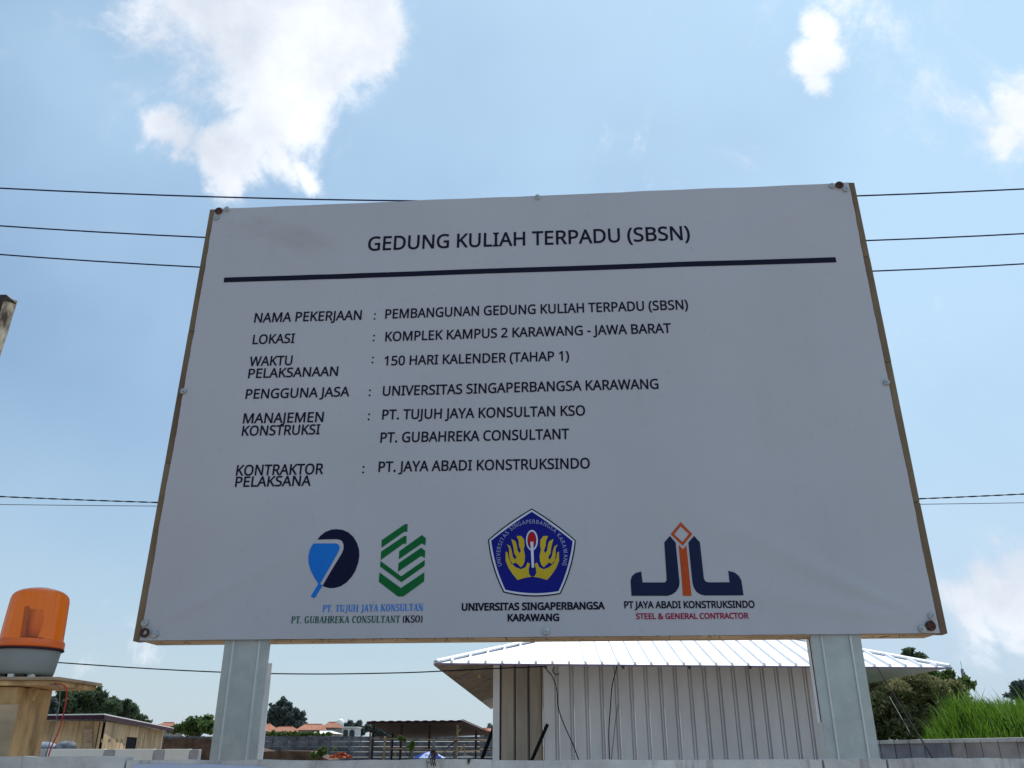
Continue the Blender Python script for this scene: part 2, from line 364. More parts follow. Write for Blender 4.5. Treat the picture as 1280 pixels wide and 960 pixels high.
bbox(-BW/2+.04, BW/2-.04, -BH/2+.047, BH/2-.047, -.006, -.02, 'backing_board', M['ply'])
# staples and frayed threads under the banner edge
st = MB()
for i in range(46):
    u = random.uniform(-BW/2+.1, BW/2-.1)
    if ul0-.02 < u < ul1+.02 or ur0-.02 < u < ur1+.02: continue
    d = random.uniform(-.004, -.1); q = bp(u, -BH/2-.0015, d)
    st.tube([q, q + BA*random.uniform(-.012, .012) + BN*random.uniform(.02, .05)], .0011, 4)
for i in range(16):
    u = random.uniform(-BW/2+.1, BW/2-.1); q = bp(u, -BH/2+.004, .008)
    st.tube([q, q + BA*random.uniform(-.01, .01) - BB*random.uniform(.006, .022)], .0009, 4)
o = st.build('staples_and_threads', M['rust'], board); o['kind'] = 'stuff'

# posts
def post(u0, u1, side):
    x0, x1 = u0, u1; zt = BC.z - BH/2 + .0; b = MB()
    w = x1-x0; y0 = -.028                       # front of web, behind the banner plane
    base = BC
    def q(u, d, z): p = BC + ex*u - nn*0; p = Vector((BC.x, BC.y, 0)) + ex*u + nn*(-d); return Vector((p.x, p.y, z))
    # profile of the open channel: lip, web with two raised ribs, lip
    prof = [(u0, -.015), (u0, -.0), (u0+w*.17, 0), (u0+w*.20, .006), (u0+w*.215, .006), (u0+w*.25, 0), (u0+w*.75, 0), (u0+w*.78, .006), (u0+w*.795, .006), (u0+w*.83, 0), (u1, 0), (u1, -.015)]
    inn = [(u0+.004, -.015), (u0+.004, -.004), (u1-.004, -.004), (u1-.004, -.015)]
    poly = prof + inn[::-1]
    off = .010 - (math.sin(lean)*BH/2)*0
    lo = [q(u, d + .004, 0) for u, d in poly]; hi = [q(u, d + .004, zt + .012) for u, d in poly]
    n = len(poly); fs = [(i, (i+1) % n, n+(i+1) % n, n+i) for i in range(n)]
    b.add(lo+hi, fs); po = b.build('post', M['galv'], board)
    for a_ in (.2075, .7875):  # bright strips standing in for light caught along the ribs
        c = u0+w*a_; MB().prism([q(c-.0035, .0105, .2), q(c+.0035, .0105, .2), q(c+.0035, .0105, zt-.004), q(c-.0035, .0105, zt-.004)], nn*.0015).build('rib_glint', M['galv_glint'], po)
    return po
post(ul0, ul1, 1); post(ur0, ur1, -1)
def bracket(pts):
    b = MB(); b.prism(pts, nn*.004); b.prism([pts[0], pts[0]+nn*.05, pts[3]+nn*.05, pts[3]], (pts[1]-pts[0]).normalized()*.004)
    return b.build('steel_angle', M['white_steel'], board)
Yb = 3.99
bracket([P(319.5, 955, Yb), P(327.5, 955, Yb), P(340, 829, Yb), P(333, 829, Yb)])
Yb = 3.86
bracket([P(1026, 903, Yb), P(1033, 903, Yb), P(1022, 798, Yb), P(1011, 798, Yb)])

# fixings
def disc(px, py, r, m, name, parent, d=.012, h=.004, ring=False):
    u, v = board_uv(px, py); c = bp(u, v, d+wrinkle(u, v)); b = MB(); k = 20
    prof = [(0.0001, 0), (r, 0), (r, h*.6), (r*.8, h), (r*.45, h), (0.0001, h*(.5 if ring else 1))] if not ring else [(r*.55, 0), (r, 0), (r, h), (r*.55, h), (r*.55, 0)]
    vs = []
    for rr, z in prof: vs += [c + (BA*math.cos(2*PI*j/k) + BB*math.sin(2*PI*j/k))*rr + BN*z for j in range(k)]
    b.add(vs, [(i*k+j, i*k+(j+1) % k, (i+1)*k+(j+1) % k, (i+1)*k+j) for i in range(len(prof)-1) for j in range(k)])
    return b.build(name, m, parent)
for px, py in ((230.5, 490.5), (1107, 479), (672, 248), (682.5, 790), (285, 263.5), (271.5, 274), (1039, 234.5), (1056, 239), (182.5, 779.5), (195, 793), (1163, 771), (1151, 787)):
    w = disc(px, py, .0155, M['zinc'], 'washer', board); disc(px, py, .006, M['grey_panel'], 'screw', w, d=.0162, h=.003)
for px, py in ((275, 266), (1048, 234), (1161, 783)):
    disc(px, py, .0215, M['rust'], 'rusty_plug', board, h=.007)
w = disc(183, 791.5, .021, M['rust'], 'rusty_plug', board, h=.008, ring=True); disc(184.5, 791, .011, M['zinc'], 'screw', w, d=.0125, h=.002)

# ---------------- print on the banner
def ink(name, col, rough=.5):
    m = mat(name, col, .6, var=.04, scale=5, spec=.1); return m
M['ink_black'] = ink('ink_black', (.010, .010, .026)); M['ink_navy'] = ink('ink_navy', (.006, .008, .035)); M['ink_blue'] = ink('ink_blue', (.012, .17, .62))
M['ink_green'] = ink('ink_green', (.006, .13, .035)); M['ink_dkgreen'] = ink('ink_dark_green', (.01, .10, .07)); M['ink_crest'] = ink('ink_crest_blue', (.008, .012, .20))
M['ink_yellow'] = ink('ink_yellow', (.55, .40, .03)); M['ink_white'] = ink('ink_white', (.62, .63, .72)); M['ink_red'] = ink('ink_red', (.42, .012, .015))
M['ink_orange'] = ink('ink_orange', (.48, .075, .02)); M['ink_slate'] = ink('ink_slate', (.012, .02, .06)); M['ink_crimson'] = ink('ink_crimson', (.35, .012, .06)); M['ink_cyan'] = ink('ink_pale_blue', (.02, .2, .66))
GLYPHS = {   # letter outlines (advance, closed contours) in 1/1000 em
' ': (209, ''),
'&': (587, '244,581 284,578 318,567 345,549 366,524 378,494 383,458 379,426 368,397 350,372 326,349 299,328 268,308 423,159 442,186 457,216 479,286 550,286 541,253 530,221 518,191 504,163 487,137 468,114 585,0 490,0 420,67 394,46 366,28 336,13 303,2 278,-4 252,-7 223,-8 188,-6 156,0 127,10 102,24 81,42 65,63 52,89 45,117 43,149 46,187 57,220 75,248 100,273 131,296 166,318 133,358 118,379 107,403 99,429 96,456 101,493 114,524 135,548 165,567 188,575 215,580|209,273 159,239 141,221 128,201 119,178 116,152 124,112 146,81 168,66 194,57 225,55 258,56 287,62 314,71 347,90 375,111|241,524 211,519 186,506 171,485 165,457 169,429 180,404 199,378 225,350 253,368 276,385 292,401 308,428 313,458 308,484 294,505 271,519'),
'(': (241, '32,220 33,263 38,306 45,348 54,389 67,429 83,468 103,504 125,540 150,573 217,573 182,521 154,465 132,407 116,346 107,284 103,221 105,179 109,139 116,98 126,58 139,19 154,-20 172,-57 192,-92 216,-127 150,-127 125,-94 103,-60 83,-24 67,14 54,53 45,94 38,135 33,177'),
')': (241, '209,220 207,177 203,135 196,94 186,53 173,14 158,-24 139,-60 116,-94 91,-127 25,-127 48,-92 69,-57 87,-20 102,19 114,58 124,98 131,139 136,179 137,221 136,263 131,304 124,346 114,386 102,426 87,465 69,503 48,539 24,573 91,573 116,540 139,504 158,468 173,429 186,389 196,348 203,306 207,263'),
'-': (258, '32,184 32,246 226,246 226,184'),
'.': (215, '58,43 61,69 72,85 88,94 107,97 126,94 142,85 153,69 157,43 153,18 142,2 126,-8 107,-11 88,-8 72,2 61,18'),
'0': (459, '419,287 418,242 415,201 409,163 401,128 390,97 376,70 359,47 339,27 316,12 290,1 261,-6 229,-8 188,-4 153,8 122,27 97,54 76,88 60,129 48,176 42,229 39,287 41,346 48,399 58,446 73,486 93,520 119,547 149,566 186,578 229,581 269,578 304,566 335,547 361,520 382,486 399,446 410,399 417,346|110,287 111,238 115,194 121,156 131,125 143,98 159,78 190,59 229,52 268,59 298,78 314,98 326,124 336,156 343,194 347,238 348,287 347,336 343,380 336,417 326,449 314,475 298,495 268,515 229,521 190,515 159,495 143,475 131,449 121,417 115,380 111,336'),
'1': (459, '285,0 216,0 216,400 216,439 217,470 219,499 196,477 169,455 108,405 71,452 226,573 285,573'),
'2': (459, '417,0 38,0 38,59 188,210 261,287 287,320 306,353 318,387 322,424 315,466 294,496 261,514 221,520 181,517 147,506 115,489 83,466 45,513 94,548 122,561 153,572 186,578 221,581 255,579 285,572 313,562 347,540 372,510 384,485 391,458 394,428 392,399 386,371 375,344 361,318 344,292 324,267 247,185 128,67 128,64 417,64'),
'5': (459, '221,351 258,349 292,342 322,331 349,316 371,297 389,274 402,247 410,217 413,183 410,145 402,111 387,81 368,54 343,32 314,15 280,2 242,-5 199,-8 170,-7 142,-4 116,0 80,10 51,23 51,90 82,74 121,62 161,55 200,52 239,55 274,65 302,82 323,106 336,137 341,176 337,210 325,239 306,262 279,279 243,289 197,292 146,288 99,280 64,302 86,573 373,573 373,508 146,508 132,342 169,348'),
'A': (512, '437,0 368,177 141,177 73,0 0,0 224,575 289,575 512,0|282,415 274,438 263,473 255,500 247,468 238,438 230,415 165,241 346,241'),
'B': (521, '241,573 307,569 361,558 404,541 434,515 453,478 459,431 456,399 446,371 431,347 409,328 382,313 350,304 350,300 384,292 415,279 441,261 461,236 474,203 478,163 475,130 467,100 454,74 436,52 413,33 385,19 354,8 318,2 279,0 78,0 78,573|256,329 300,331 334,339 357,352 377,382 384,423 376,463 351,490 324,502 289,509 245,511 150,511 150,329|150,269 150,61 265,61 311,64 346,74 371,91 388,112 398,138 401,168 398,197 388,221 370,241 344,256 321,263 293,267 260,269'),
'C': (507, '323,517 294,516 266,510 241,502 206,482 178,456 162,434 149,410 139,383 131,353 127,321 125,286 128,241 135,200 147,164 164,132 186,105 213,83 244,68 281,58 322,55 359,57 394,62 460,78 460,15 427,5 393,-2 369,-6 342,-7 312,-8 257,-4 208,8 166,28 130,56 101,90 78,131 62,178 52,230 49,287 51,329 57,369 67,406 81,440 99,471 120,499 145,523 174,543 206,559 242,571 281,578 324,581 353,580 381,577 409,572 448,561 482,547 453,486 394,508 360,515'),
'D': (585, '536,292 533,231 521,177 501,131 474,91 439,58 399,33 351,15 297,4 237,0 78,0 78,573 254,573 309,569 359,558 404,540 443,516 476,484 502,446 521,401 533,350|460,289 457,337 449,379 435,415 416,444 391,469 361,487 327,500 287,508 244,511 150,511 150,62 228,62 299,68 357,87 402,119 434,164 454,220'),
'E': (446, '398,0 78,0 78,573 398,573 398,509 150,509 150,330 383,330 383,268 150,268 150,63 398,63'),
'G': (584, '326,302 524,302 524,22 493,12 462,5 431,-1 398,-5 362,-7 323,-8 267,-4 217,8 173,28 136,55 105,89 81,130 63,176 52,229 49,286 53,343 65,395 84,442 111,482 145,517 186,544 233,564 286,577 346,581 377,580 407,577 437,572 465,565 491,557 516,547 489,484 457,497 421,508 382,515 342,517 298,514 259,505 225,489 195,468 170,441 150,409 136,373 127,332 124,286 127,243 134,202 146,166 164,133 187,106 216,84 251,68 292,58 340,55 404,59 452,68 452,238 326,238'),
'H': (594, '516,0 443,0 443,267 150,267 150,0 78,0 78,573 150,573 150,330 443,330 443,573 516,573'),
'I': (272, '239,0 32,0 32,42 99,57 99,515 32,531 32,573 239,573 239,531 172,515 172,57 239,42'),
'J': (219, '-3,-152 -37,-150 -63,-142 -63,-81 -35,-87 -5,-89 15,-87 33,-81 50,-70 63,-53 71,-29 74,3 74,573 146,573 146,9 144,-26 138,-56 128,-82 105,-113 75,-135 52,-145 25,-150'),
'K': (496, '496,0 411,0 209,273 150,222 150,0 78,0 78,573 150,573 150,290 199,345 249,399 403,573 488,573 261,323'),
'L': (420, '78,0 78,573 150,573 150,64 400,64 400,0'),
'M': (727, '330,0 142,502 139,502 142,461 144,407 144,347 144,0 78,0 78,573 184,573 361,103 364,103 544,573 650,573 650,0 578,0 578,352 579,408 581,460 584,501 581,501 390,0'),
'N': (609, '532,0 447,0 141,476 138,476 141,432 143,378 144,320 144,0 78,0 78,573 161,573 467,99 470,99 468,137 466,193 464,249 464,573 532,573'),
'O': (626, '577,287 576,244 570,204 561,166 547,132 531,101 510,73 486,49 459,29 428,13 393,1 355,-6 314,-8 271,-6 232,1 196,13 165,29 138,49 114,73 94,101 78,132 65,167 56,204 51,245 49,288 52,344 62,396 78,442 100,482 130,517 166,545 208,565 258,577 314,581 369,577 417,565 459,545 495,517 524,483 547,442 564,396 574,344|125,287 127,241 134,200 145,163 161,131 182,104 207,83 238,67 273,58 314,55 354,58 390,67 420,83 445,104 465,131 481,163 492,200 499,241 501,287 496,354 481,411 456,457 421,491 373,511 314,518 274,515 238,506 207,490 182,469 161,443 145,411 134,374 127,333'),
'P': (485, '229,573 297,568 352,553 393,528 421,495 439,454 444,404 441,370 433,336 417,306 395,278 375,262 351,249 324,238 292,230 256,225 216,223 150,223 150,0 78,0 78,573|223,511 150,511 150,285 208,285 242,286 272,290 298,296 330,311 352,334 365,363 370,401 366,435 354,462 334,484 306,499 269,508'),
'R': (499, '236,573 281,571 320,565 353,555 381,540 404,522 422,500 434,474 442,444 444,410 440,368 427,334 408,306 385,285 358,269 330,257 487,0 403,0 264,237 150,237 150,0 78,0 78,573|232,510 150,510 150,298 236,298 278,301 312,310 338,325 355,347 366,374 370,407 366,440 355,467 336,486 310,500 275,507'),
'S': (440, '403,153 400,121 392,92 378,66 359,44 335,26 307,11 274,1 238,-6 198,-8 137,-5 83,4 41,19 41,88 73,76 113,65 142,59 171,56 201,55 240,57 273,66 298,79 316,98 327,120 330,147 327,173 318,194 302,213 277,230 255,241 228,252 196,265 131,294 106,311 85,330 69,351 57,375 50,403 48,435 51,464 58,490 71,513 89,533 110,550 136,563 165,573 197,579 231,581 262,580 290,577 318,572 355,562 389,549 366,487 302,508 266,515 229,517 196,515 169,507 148,494 133,478 124,457 121,434 124,407 133,386 149,367 172,351 193,341 217,330 246,318 278,306 307,293 332,279 362,255 385,228 398,194'),
'T': (446, '259,0 187,0 187,509 8,509 8,573 437,573 437,509 259,509'),
'U': (586, '513,202 511,164 503,128 489,95 470,65 446,40 416,20 380,4 338,-5 290,-8 225,-2 171,18 128,50 97,93 78,144 72,204 72,573 144,573 144,201 148,158 161,122 182,93 211,72 248,59 294,55 327,57 355,63 379,73 407,96 427,126 438,161 442,202 442,573 513,573'),
'V': (481, '481,573 277,0 204,0 0,573 75,573 204,205 220,160 231,119 241,80 250,119 262,161 277,207 405,573'),
'W': (746, '735,573 583,0 510,0 399,375 389,410 380,443 373,471 370,488 367,471 361,443 352,409 342,373 234,0 161,0 10,573 85,573 174,223 183,186 190,151 196,118 201,87 206,119 213,154 222,191 232,227 333,573 407,573 512,225 523,187 532,151 538,117 544,87 550,129 560,175 572,224 660,573'),
'Y': (454, '227,291 376,573 454,573 263,222 263,0 191,0 191,219 0,573 79,573')}
def text_mesh(body, weight=.0):
    """flat faces of a line of lettering, baseline at 0, one unit = one em"""
    polys = []; x = 0
    for ch in body:
        adv, con = GLYPHS[ch]
        for c in con.split('|') if con else []:
            polys.append([(x+int(p.split(',')[0])/1000, int(p.split(',')[1])/1000) for p in c.split()])
        x += adv/1000
    vs, fs = fill(polys); vs = [(a, b, 0.) for a, b in vs]; k = 0
    if weight:
        for pl in polys:
            for i in range(len(pl)):
                p, q = Vector(pl[i]), Vector(pl[(i+1) % len(pl)]); d = q-p
                if d.length < 1e-6: continue
                d.normalize(); e = d*weight*.55; n_ = Vector((-d.y, d.x))*weight; z = .00015+.00005*(k % 5); o = len(vs); k += 1
                vs += [(c.x, c.y, z) for c in (p-e-n_, q+e-n_, q+e+n_, p-e+n_)]; fs.append((o, o+1, o+2, o+3))
    return vs, fs
def fill(polys, weight=0.):
    c = bpy.data.curves.new('tmp', 'CURVE'); c.dimensions = '2D'; c.offset = weight
    for pl in polys:
        s = c.splines.new('POLY'); s.points.add(len(pl)-1); s.use_cyclic_u = True
        for i, (x, y) in enumerate(pl): s.points[i].co = (x, y, 0, 1)
    try: c.fill_mode = 'BOTH'
    except Exception: pass
    o = bpy.data.objects.new('tmp', c); COL.objects.link(o); bpy.context.view_layer.update()
    dg = bpy.context.evaluated_depsgraph_get(); me = o.evaluated_get(dg).to_mesh()
    vs = [(v.co.x, v.co.y) for v in me.vertices]; fs = [tuple(p.vertices) for p in me.polygons]
    o.evaluated_get(dg).to_mesh_clear(); COL.objects.unlink(o); bpy.data.objects.remove(o); bpy.data.curves.remove(c)
    return vs, fs
CAP = .573
def on_board(uvs, fs, m, name='print', d=.0075, parent=board):
    b = MB(); out = []
    b.add([bp(q[0], q[1], d+wrinkle(q[0], q[1])+(q[2] if len(q) > 2 else 0)) for q in uvs], fs)
    o = b.build(name, m, parent)
    # all faces towards the viewer
    return o
def line(body, x0, y0, x1, y1, hpx, m=None, weight=.016, name='printed_line'):
    vs, fs = text_mesh(body, weight); xs_ = [v[0] for v in vs]; a, b_ = min(xs_), max(xs_)
    A = Vector(board_uv(x0, y0)); B = Vector(board_uv(x1, y1)); h = (Vector(board_uv(x0, y0-hpx))-A).y
    d = B-A; up = Vector((-d.y, d.x)).normalized()
    out = [(A + d*((x-a)/(b_-a)) + up*(y/CAP*h), z) for x, y, z in vs]
    return on_board([(p.x, p.y, z) for p, z in out], fs, m or M['ink_black'], name)
line('GEDUNG KULIAH TERPADU (SBSN)', 460, 314.6, 862.5, 301.3, 16.6, weight=.013, name='title')
rows = [('NAMA PEKERJAAN', 318.3, 404.4, 452.2, 400.5, 11.4), ('LOKASI', 316.2, 431.2, 368.6, 429.6, 11.3), ('WAKTU', 312, 458.5, 365.6, 457.2, 11.4),
        ('PELAKSANAAN', 310.5, 473.6, 422.8, 470.6, 11.3), ('PENGGUNA JASA', 307.3, 499.2, 437, 496.1, 11.5), ('MANAJEMEN', 304, 529.8, 404.5, 527.9, 12),
        ('KONSTRUKSI', 302.6, 545.3, 400, 543.3, 12), ('KONTRAKTOR', 295.6, 595.3, 404.3, 593, 12.8), ('PELAKSANA', 294.5, 609.4, 388.8, 607.6, 12.4),
        ('PEMBANGUNAN GEDUNG KULIAH TERPADU (SBSN)', 481.7, 399.3, 860, 388.2, 11.3), ('KOMPLEK KAMPUS 2 KARAWANG - JAWA BARAT', 481.7, 427.4, 838.8, 417.5, 11.4),
        ('150 HARI KALENDER (TAHAP 1)', 480.5, 457.6, 711.6, 452.4, 11.4), ('UNIVERSITAS SINGAPERBANGSA KARAWANG', 478.6, 495.6, 823, 487.3, 11.8),
        ('PT. TUJUH JAYA KONSULTAN KSO', 478, 525.4, 731.5, 520.7, 12), ('PT. GUBAHREKA CONSULTANT', 475.8, 554.2, 711.6, 549.8, 12.3),
        ('PT. JAYA ABADI KONSTRUKSINDO', 473.4, 590.7, 737.4, 586.5, 12.5)]
for r in rows: line(*r)
for x, ya, yb in ((469, 393.6, 399.6), (467.8, 420.5, 426.6), (466.3, 447.8, 453.9), (462.8, 488.8, 495), (461.7, 518.8, 525.2), (454.8, 584.5, 591.3)):
    for dx, yy in ((.3, ya), (-.3, yb)):
        vs, fs = [], []; u, v = board_uv(x+dx, yy); o = len(vs); vs += [(u+.0052*math.cos(2*PI*i/10), v+.0052*math.sin(2*PI*i/10)) for i in range(10)]; fs.append(tuple(range(o, o+10)))
        on_board(vs, fs, M['ink_black'], 'colon_dot')
# rule under the title
A0, A1, A2, A3 = (Vector(board_uv(*p)) for p in ((281.4, 348.6), (1043.5, 322.8), (1045, 329.2), (280.8, 354.6)))
vs, fs = [], []; n = 90
for i in range(n+1):
    t = i/n; a = A0.lerp(A1, t); b_ = A3.lerp(A2, t); vs += [(a.x, a.y), (b_.x, b_.y)]
fs = [(2*i, 2*i+1, 2*i+3, 2*i+2) for i in range(n)]
on_board(vs, fs, M['ink_black'], 'title_rule')

line('UNIVERSITAS SINGAPERBANGSA', 577.4, 763.6, 756, 761.8, 8.6, weight=.036)
line('KARAWANG', 634.6, 776.9, 699.2, 776.4, 8.4, weight=.036)
line('PT JAYA ABADI KONSTRUKSINDO', 780.2, 760.7, 942.8, 760.2, 8.3, weight=.027)
line('STEEL & GENERAL CONTRACTOR', 795, 774.2, 935.3, 773.6, 6.8, M['ink_crimson'], weight=.026)

# condensed serif capitals drawn as pen strokes (cap height 1)
def arcpts(cx, cy, rx, ry, a0, a1, n=14):
    return [(cx+rx*math.cos(math.radians(a0+(a1-a0)*i/n)), cy+ry*math.sin(math.radians(a0+(a1-a0)*i/n))) for i in range(n+1)]
TK, TN = .15, .055
def pen(pts, w0=None, auto=True):
    """stroke, thick where it runs upright and thin where it runs level"""
    out = []; n = len(pts)
    Ls, Rs = [], []
    for i in range(n):
        a = pts[max(i-1, 0)]; b = pts[min(i+1, n-1)]; dx, dy = b[0]-a[0], b[1]-a[1]; l = math.hypot(dx, dy) or 1
        nx, ny = -dy/l, dx/l; w = w0 if w0 else TN+(TK-TN)*abs(dy/l)**1.5
        Ls.append((pts[i][0]+nx*w/2, pts[i][1]+ny*w/2)); Rs.append((pts[i][0]-nx*w/2, pts[i][1]-ny*w/2))
    return Ls, Rs
def serif(x, y, w=.26): return ([(x-w/2, y), (x+w/2, y)], .05)
def G(ch):
    s = .12
    st = lambda x: ([(x, 0), (x, 1)], TK)
    f, t_ = .025, .975
    if ch == 'P': return .52, [st(s), serif(s, f), serif(s, t_), ([(s, .97)] + arcpts(.25, .74, .19, .235, 90, -90) + [(s, .5)], None)]
    if ch == 'R': return .60, [st(s), serif(s, f), serif(s, t_), ([(s, .97)] + arcpts(.25, .75, .18, .225, 90, -90) + [(s, .52)], None), ([(.28, .52), (.52, .0)], TK*.9), serif(.54, f, .14)]
    if ch == 'B': return .55, [st(s), serif(s, f), serif(s, t_), ([(s, .97)] + arcpts(.24, .76, .16, .21, 90, -90) + [(s, .55)], None), ([(s, .53)] + arcpts(.26, .28, .19, .25, 90, -90) + [(s, .03)], None)]
    if ch == 'T': return .54, [st(.27), serif(.27, f, .28), ([(.02, .97), (.52, .97)], .06), ([(.03, 1), (.03, .76)], .05), ([(.51, 1), (.51, .76)], .05)]
    if ch == '.': return .22, [([(.1, 0), (.1, .13)], .13)]
    if ch == 'U': return .62, [([(.14, 1), (.14, .3)] + arcpts(.31, .26, .17, .23, 180, 360) + [(.48, .3)], None), ([(.49, .25), (.49, 1)], .06), serif(.14, t_), serif(.49, t_, .2)]
    if ch == 'J': return .40, [([(.26, 1), (.26, .05), (.22, -.12), (.12, -.16), (.05, -.1)], TK*.85), serif(.26, t_)]
    if ch == 'H': return .66, [st(s), st(.54), serif(s, f), serif(s, t_), serif(.54, f), serif(.54, t_), ([(s, .5), (.54, .5)], .06)]
    if ch == 'A': return .60, [([(.07, 0), (.29, 1)], .06), ([(.28, 1), (.50, 0)], TK), ([(.15, .32), (.42, .32)], .055), serif(.07, f, .2), serif(.5, f, .25)]
    if ch == 'Y': return .58, [([(.09, 1), (.30, .45)], TK), ([(.30, .45), (.50, 1)], .06), ([(.29, .5), (.29, 0)], TK), serif(.29, f), serif(.1, t_), serif(.5, t_, .2)]
    if ch == 'K': return .62, [st(s), serif(s, f), serif(s, t_), ([(.18, .42), (.50, 1)], .06), ([(.26, .58), (.52, 0)], TK), serif(.52, f, .22), serif(.5, t_, .2)]
    if ch == 'O': return .60, [(arcpts(.29, .5, .22, .48, 0, 360, 24), None)]
    if ch == 'C': return .56, [(arcpts(.30, .5, .22, .48, 50, 310, 20), None), ([(.46, .98), (.46, .7)], .05)]
    if ch == 'G': return .62, [(arcpts(.30, .5, .22, .48, 50, 310, 20), None), ([(.46, .98), (.46, .7)], .05), ([(.48, .04), (.48, .42)], TK*.9), ([(.36, .43), (.58, .43)], .05)]
    if ch == 'N': return .64, [([(s, 0), (s, 1)], .06), ([(.10, 1), (.50, 0)], TK), ([(.52, 0), (.52, 1)], .06), serif(s, f, .22), serif(.08, t_, .2), serif(.52, t_, .22)]
    if ch == 'S': return .48, [(arcpts(.24, .75, .16, .22, 40, 250, 12) + [(.28, .49)] + arcpts(.24, .26, .17, .23, 60, -140, 12), .11), ([(.40, 1), (.40, .72)], .045), ([(.05, 0), (.05, .3)], .045)]
    if ch == 'L': return .52, [st(s), serif(s, f), serif(s, t_), ([(s, .03), (.48, .03)], .06), ([(.48, 0), (.48, .28)], .05)]
    if ch == 'E': return .54, [st(s), serif(s, f), serif(s, t_), ([(s, .03), (.48, .03)], .06), ([(s, .97), (.46, .97)], .06), ([(s, .5), (.36, .5)], .05), ([(.48, 0), (.48, .26)], .05), ([(.46, 1), (.46, .76)], .05), ([(.36, .38), (.36, .62)], .045)]
    if ch == '(': return .30, [(arcpts(.36, .45, .24, .62, 125, 235, 10), .10)]
    if ch == ')': return .30, [(arcpts(-.06, .45, .24, .62, 55, -55, 10), .10)]
    return .26, []
def serif_line(body, x0, y0, x1, y1, hpx, m, gain=1.0):
    x = 0; strokes = []
    for ch in body:
        adv, ss = G(ch)
        for pts, w in ss: strokes.append(([(px_+x, py_) for px_, py_ in pts], w*gain if w else None))
        x += adv+.035
    A = Vector(board_uv(x0, y0)); B = Vector(board_uv(x1, y1)); h = (Vector(board_uv(x0, y0-hpx))-A).y
    d = (B-A)/(x-.035); up = Vector((-d.y, d.x)).normalized()*h
    b = MB()
    for i, (pts, w) in enumerate(strokes):
        Ls, Rs = pen(pts, w); dz = .0075+.0001*(i % 6)
        q = [A + d*a[0] + up*a[1] for a in Ls] + [A + d*a[0] + up*a[1] for a in Rs]; n = len(Ls)
        b.add([bp(p.x, p.y, dz+wrinkle(p.x, p.y)) for p in q], [(j, j+1, n+j+1, n+j) for j in range(n-1)])
    return b.build('printed_line', m, board)
serif_line('PT. TUJUH JAYA KONSULTAN', 404, 765.6, 529.6, 763.9, 8.7, M['ink_cyan'])
serif_line('PT. GUBAHREKA CONSULTANT', 365, 779.7, 500.4, 778.7, 8.6, M['ink_dkgreen'])
serif_line('(KSO)', 503.2, 778.7, 529.3, 778.3, 8.6, M['ink_black'], 1.25)

def shape(polys, o, sc, m, name, d=.0075):
    """polygons given in enlarged-photo units, laid on the board"""
    pl = [[tuple(Vector(board_uv(o[0]+x/sc, o[1]+y/sc))) for x, y in p] for p in polys]
    vs, fs = fill(pl); return on_board(vs, fs, m, name, d)
def ell(cx, cy, rx, ry, a0, a1, n=24): return [(cx+rx*math.cos(math.radians(a0+(a1-a0)*i/n)), cy+ry*math.sin(math.radians(a0+(a1-a0)*i/n))) for i in range(n+1)]
o1, s1 = (380, 640), 8.0
shape([[(140, 282), (170, 245), (220, 205), (280, 182), (335, 177), (395, 185), (450, 210), (500, 255), (535, 315), (555, 380), (558, 440), (548, 510), (520, 590), (480, 655), (430, 710), (370, 748), (310, 764), (265, 766), (225, 757), (192, 742), (280, 590), (340, 490), (385, 415), (400, 375), (402, 335), (390, 300), (368, 284), (335, 277), (240, 279)]], o1, s1, M['ink_navy'], 'logo_disc')
shape([[(100, 322), (200, 320), (320, 319), (348, 328), (361, 350), (358, 380), (345, 410), (250, 580), (195, 675), (168, 722), (192, 742), (152, 805), (122, 858), (105, 866), (84, 856), (78, 842), (110, 790), (150, 722), (110, 660), (72, 585), (52, 510), (52, 440), (72, 370)]], o1, s1, M['ink_blue'], 'logo_blade')
o2, s2 = (360, 640), 6.0
for p in ([(706, 215), (880, 95), (901, 95), (898, 152), (875, 152), (704, 272)], [(702, 300), (875, 184), (893, 184), (890, 242), (868, 242), (698, 364)],
          [(838, 298), (1008, 177), (1038, 202), (1034, 256), (1008, 240), (834, 358)], [(832, 388), (1002, 272), (1032, 296), (1030, 348), (1002, 334), (828, 452)],
          [(697, 370), (852, 486), (1029, 364), (1028, 408), (854, 530), (694, 412)], [(690, 456), (850, 574), (1026, 456), (1024, 524), (868, 637), (828, 637), (684, 526)]):
    shape([p], o2, s2, M['ink_green'], 'logo_bar')
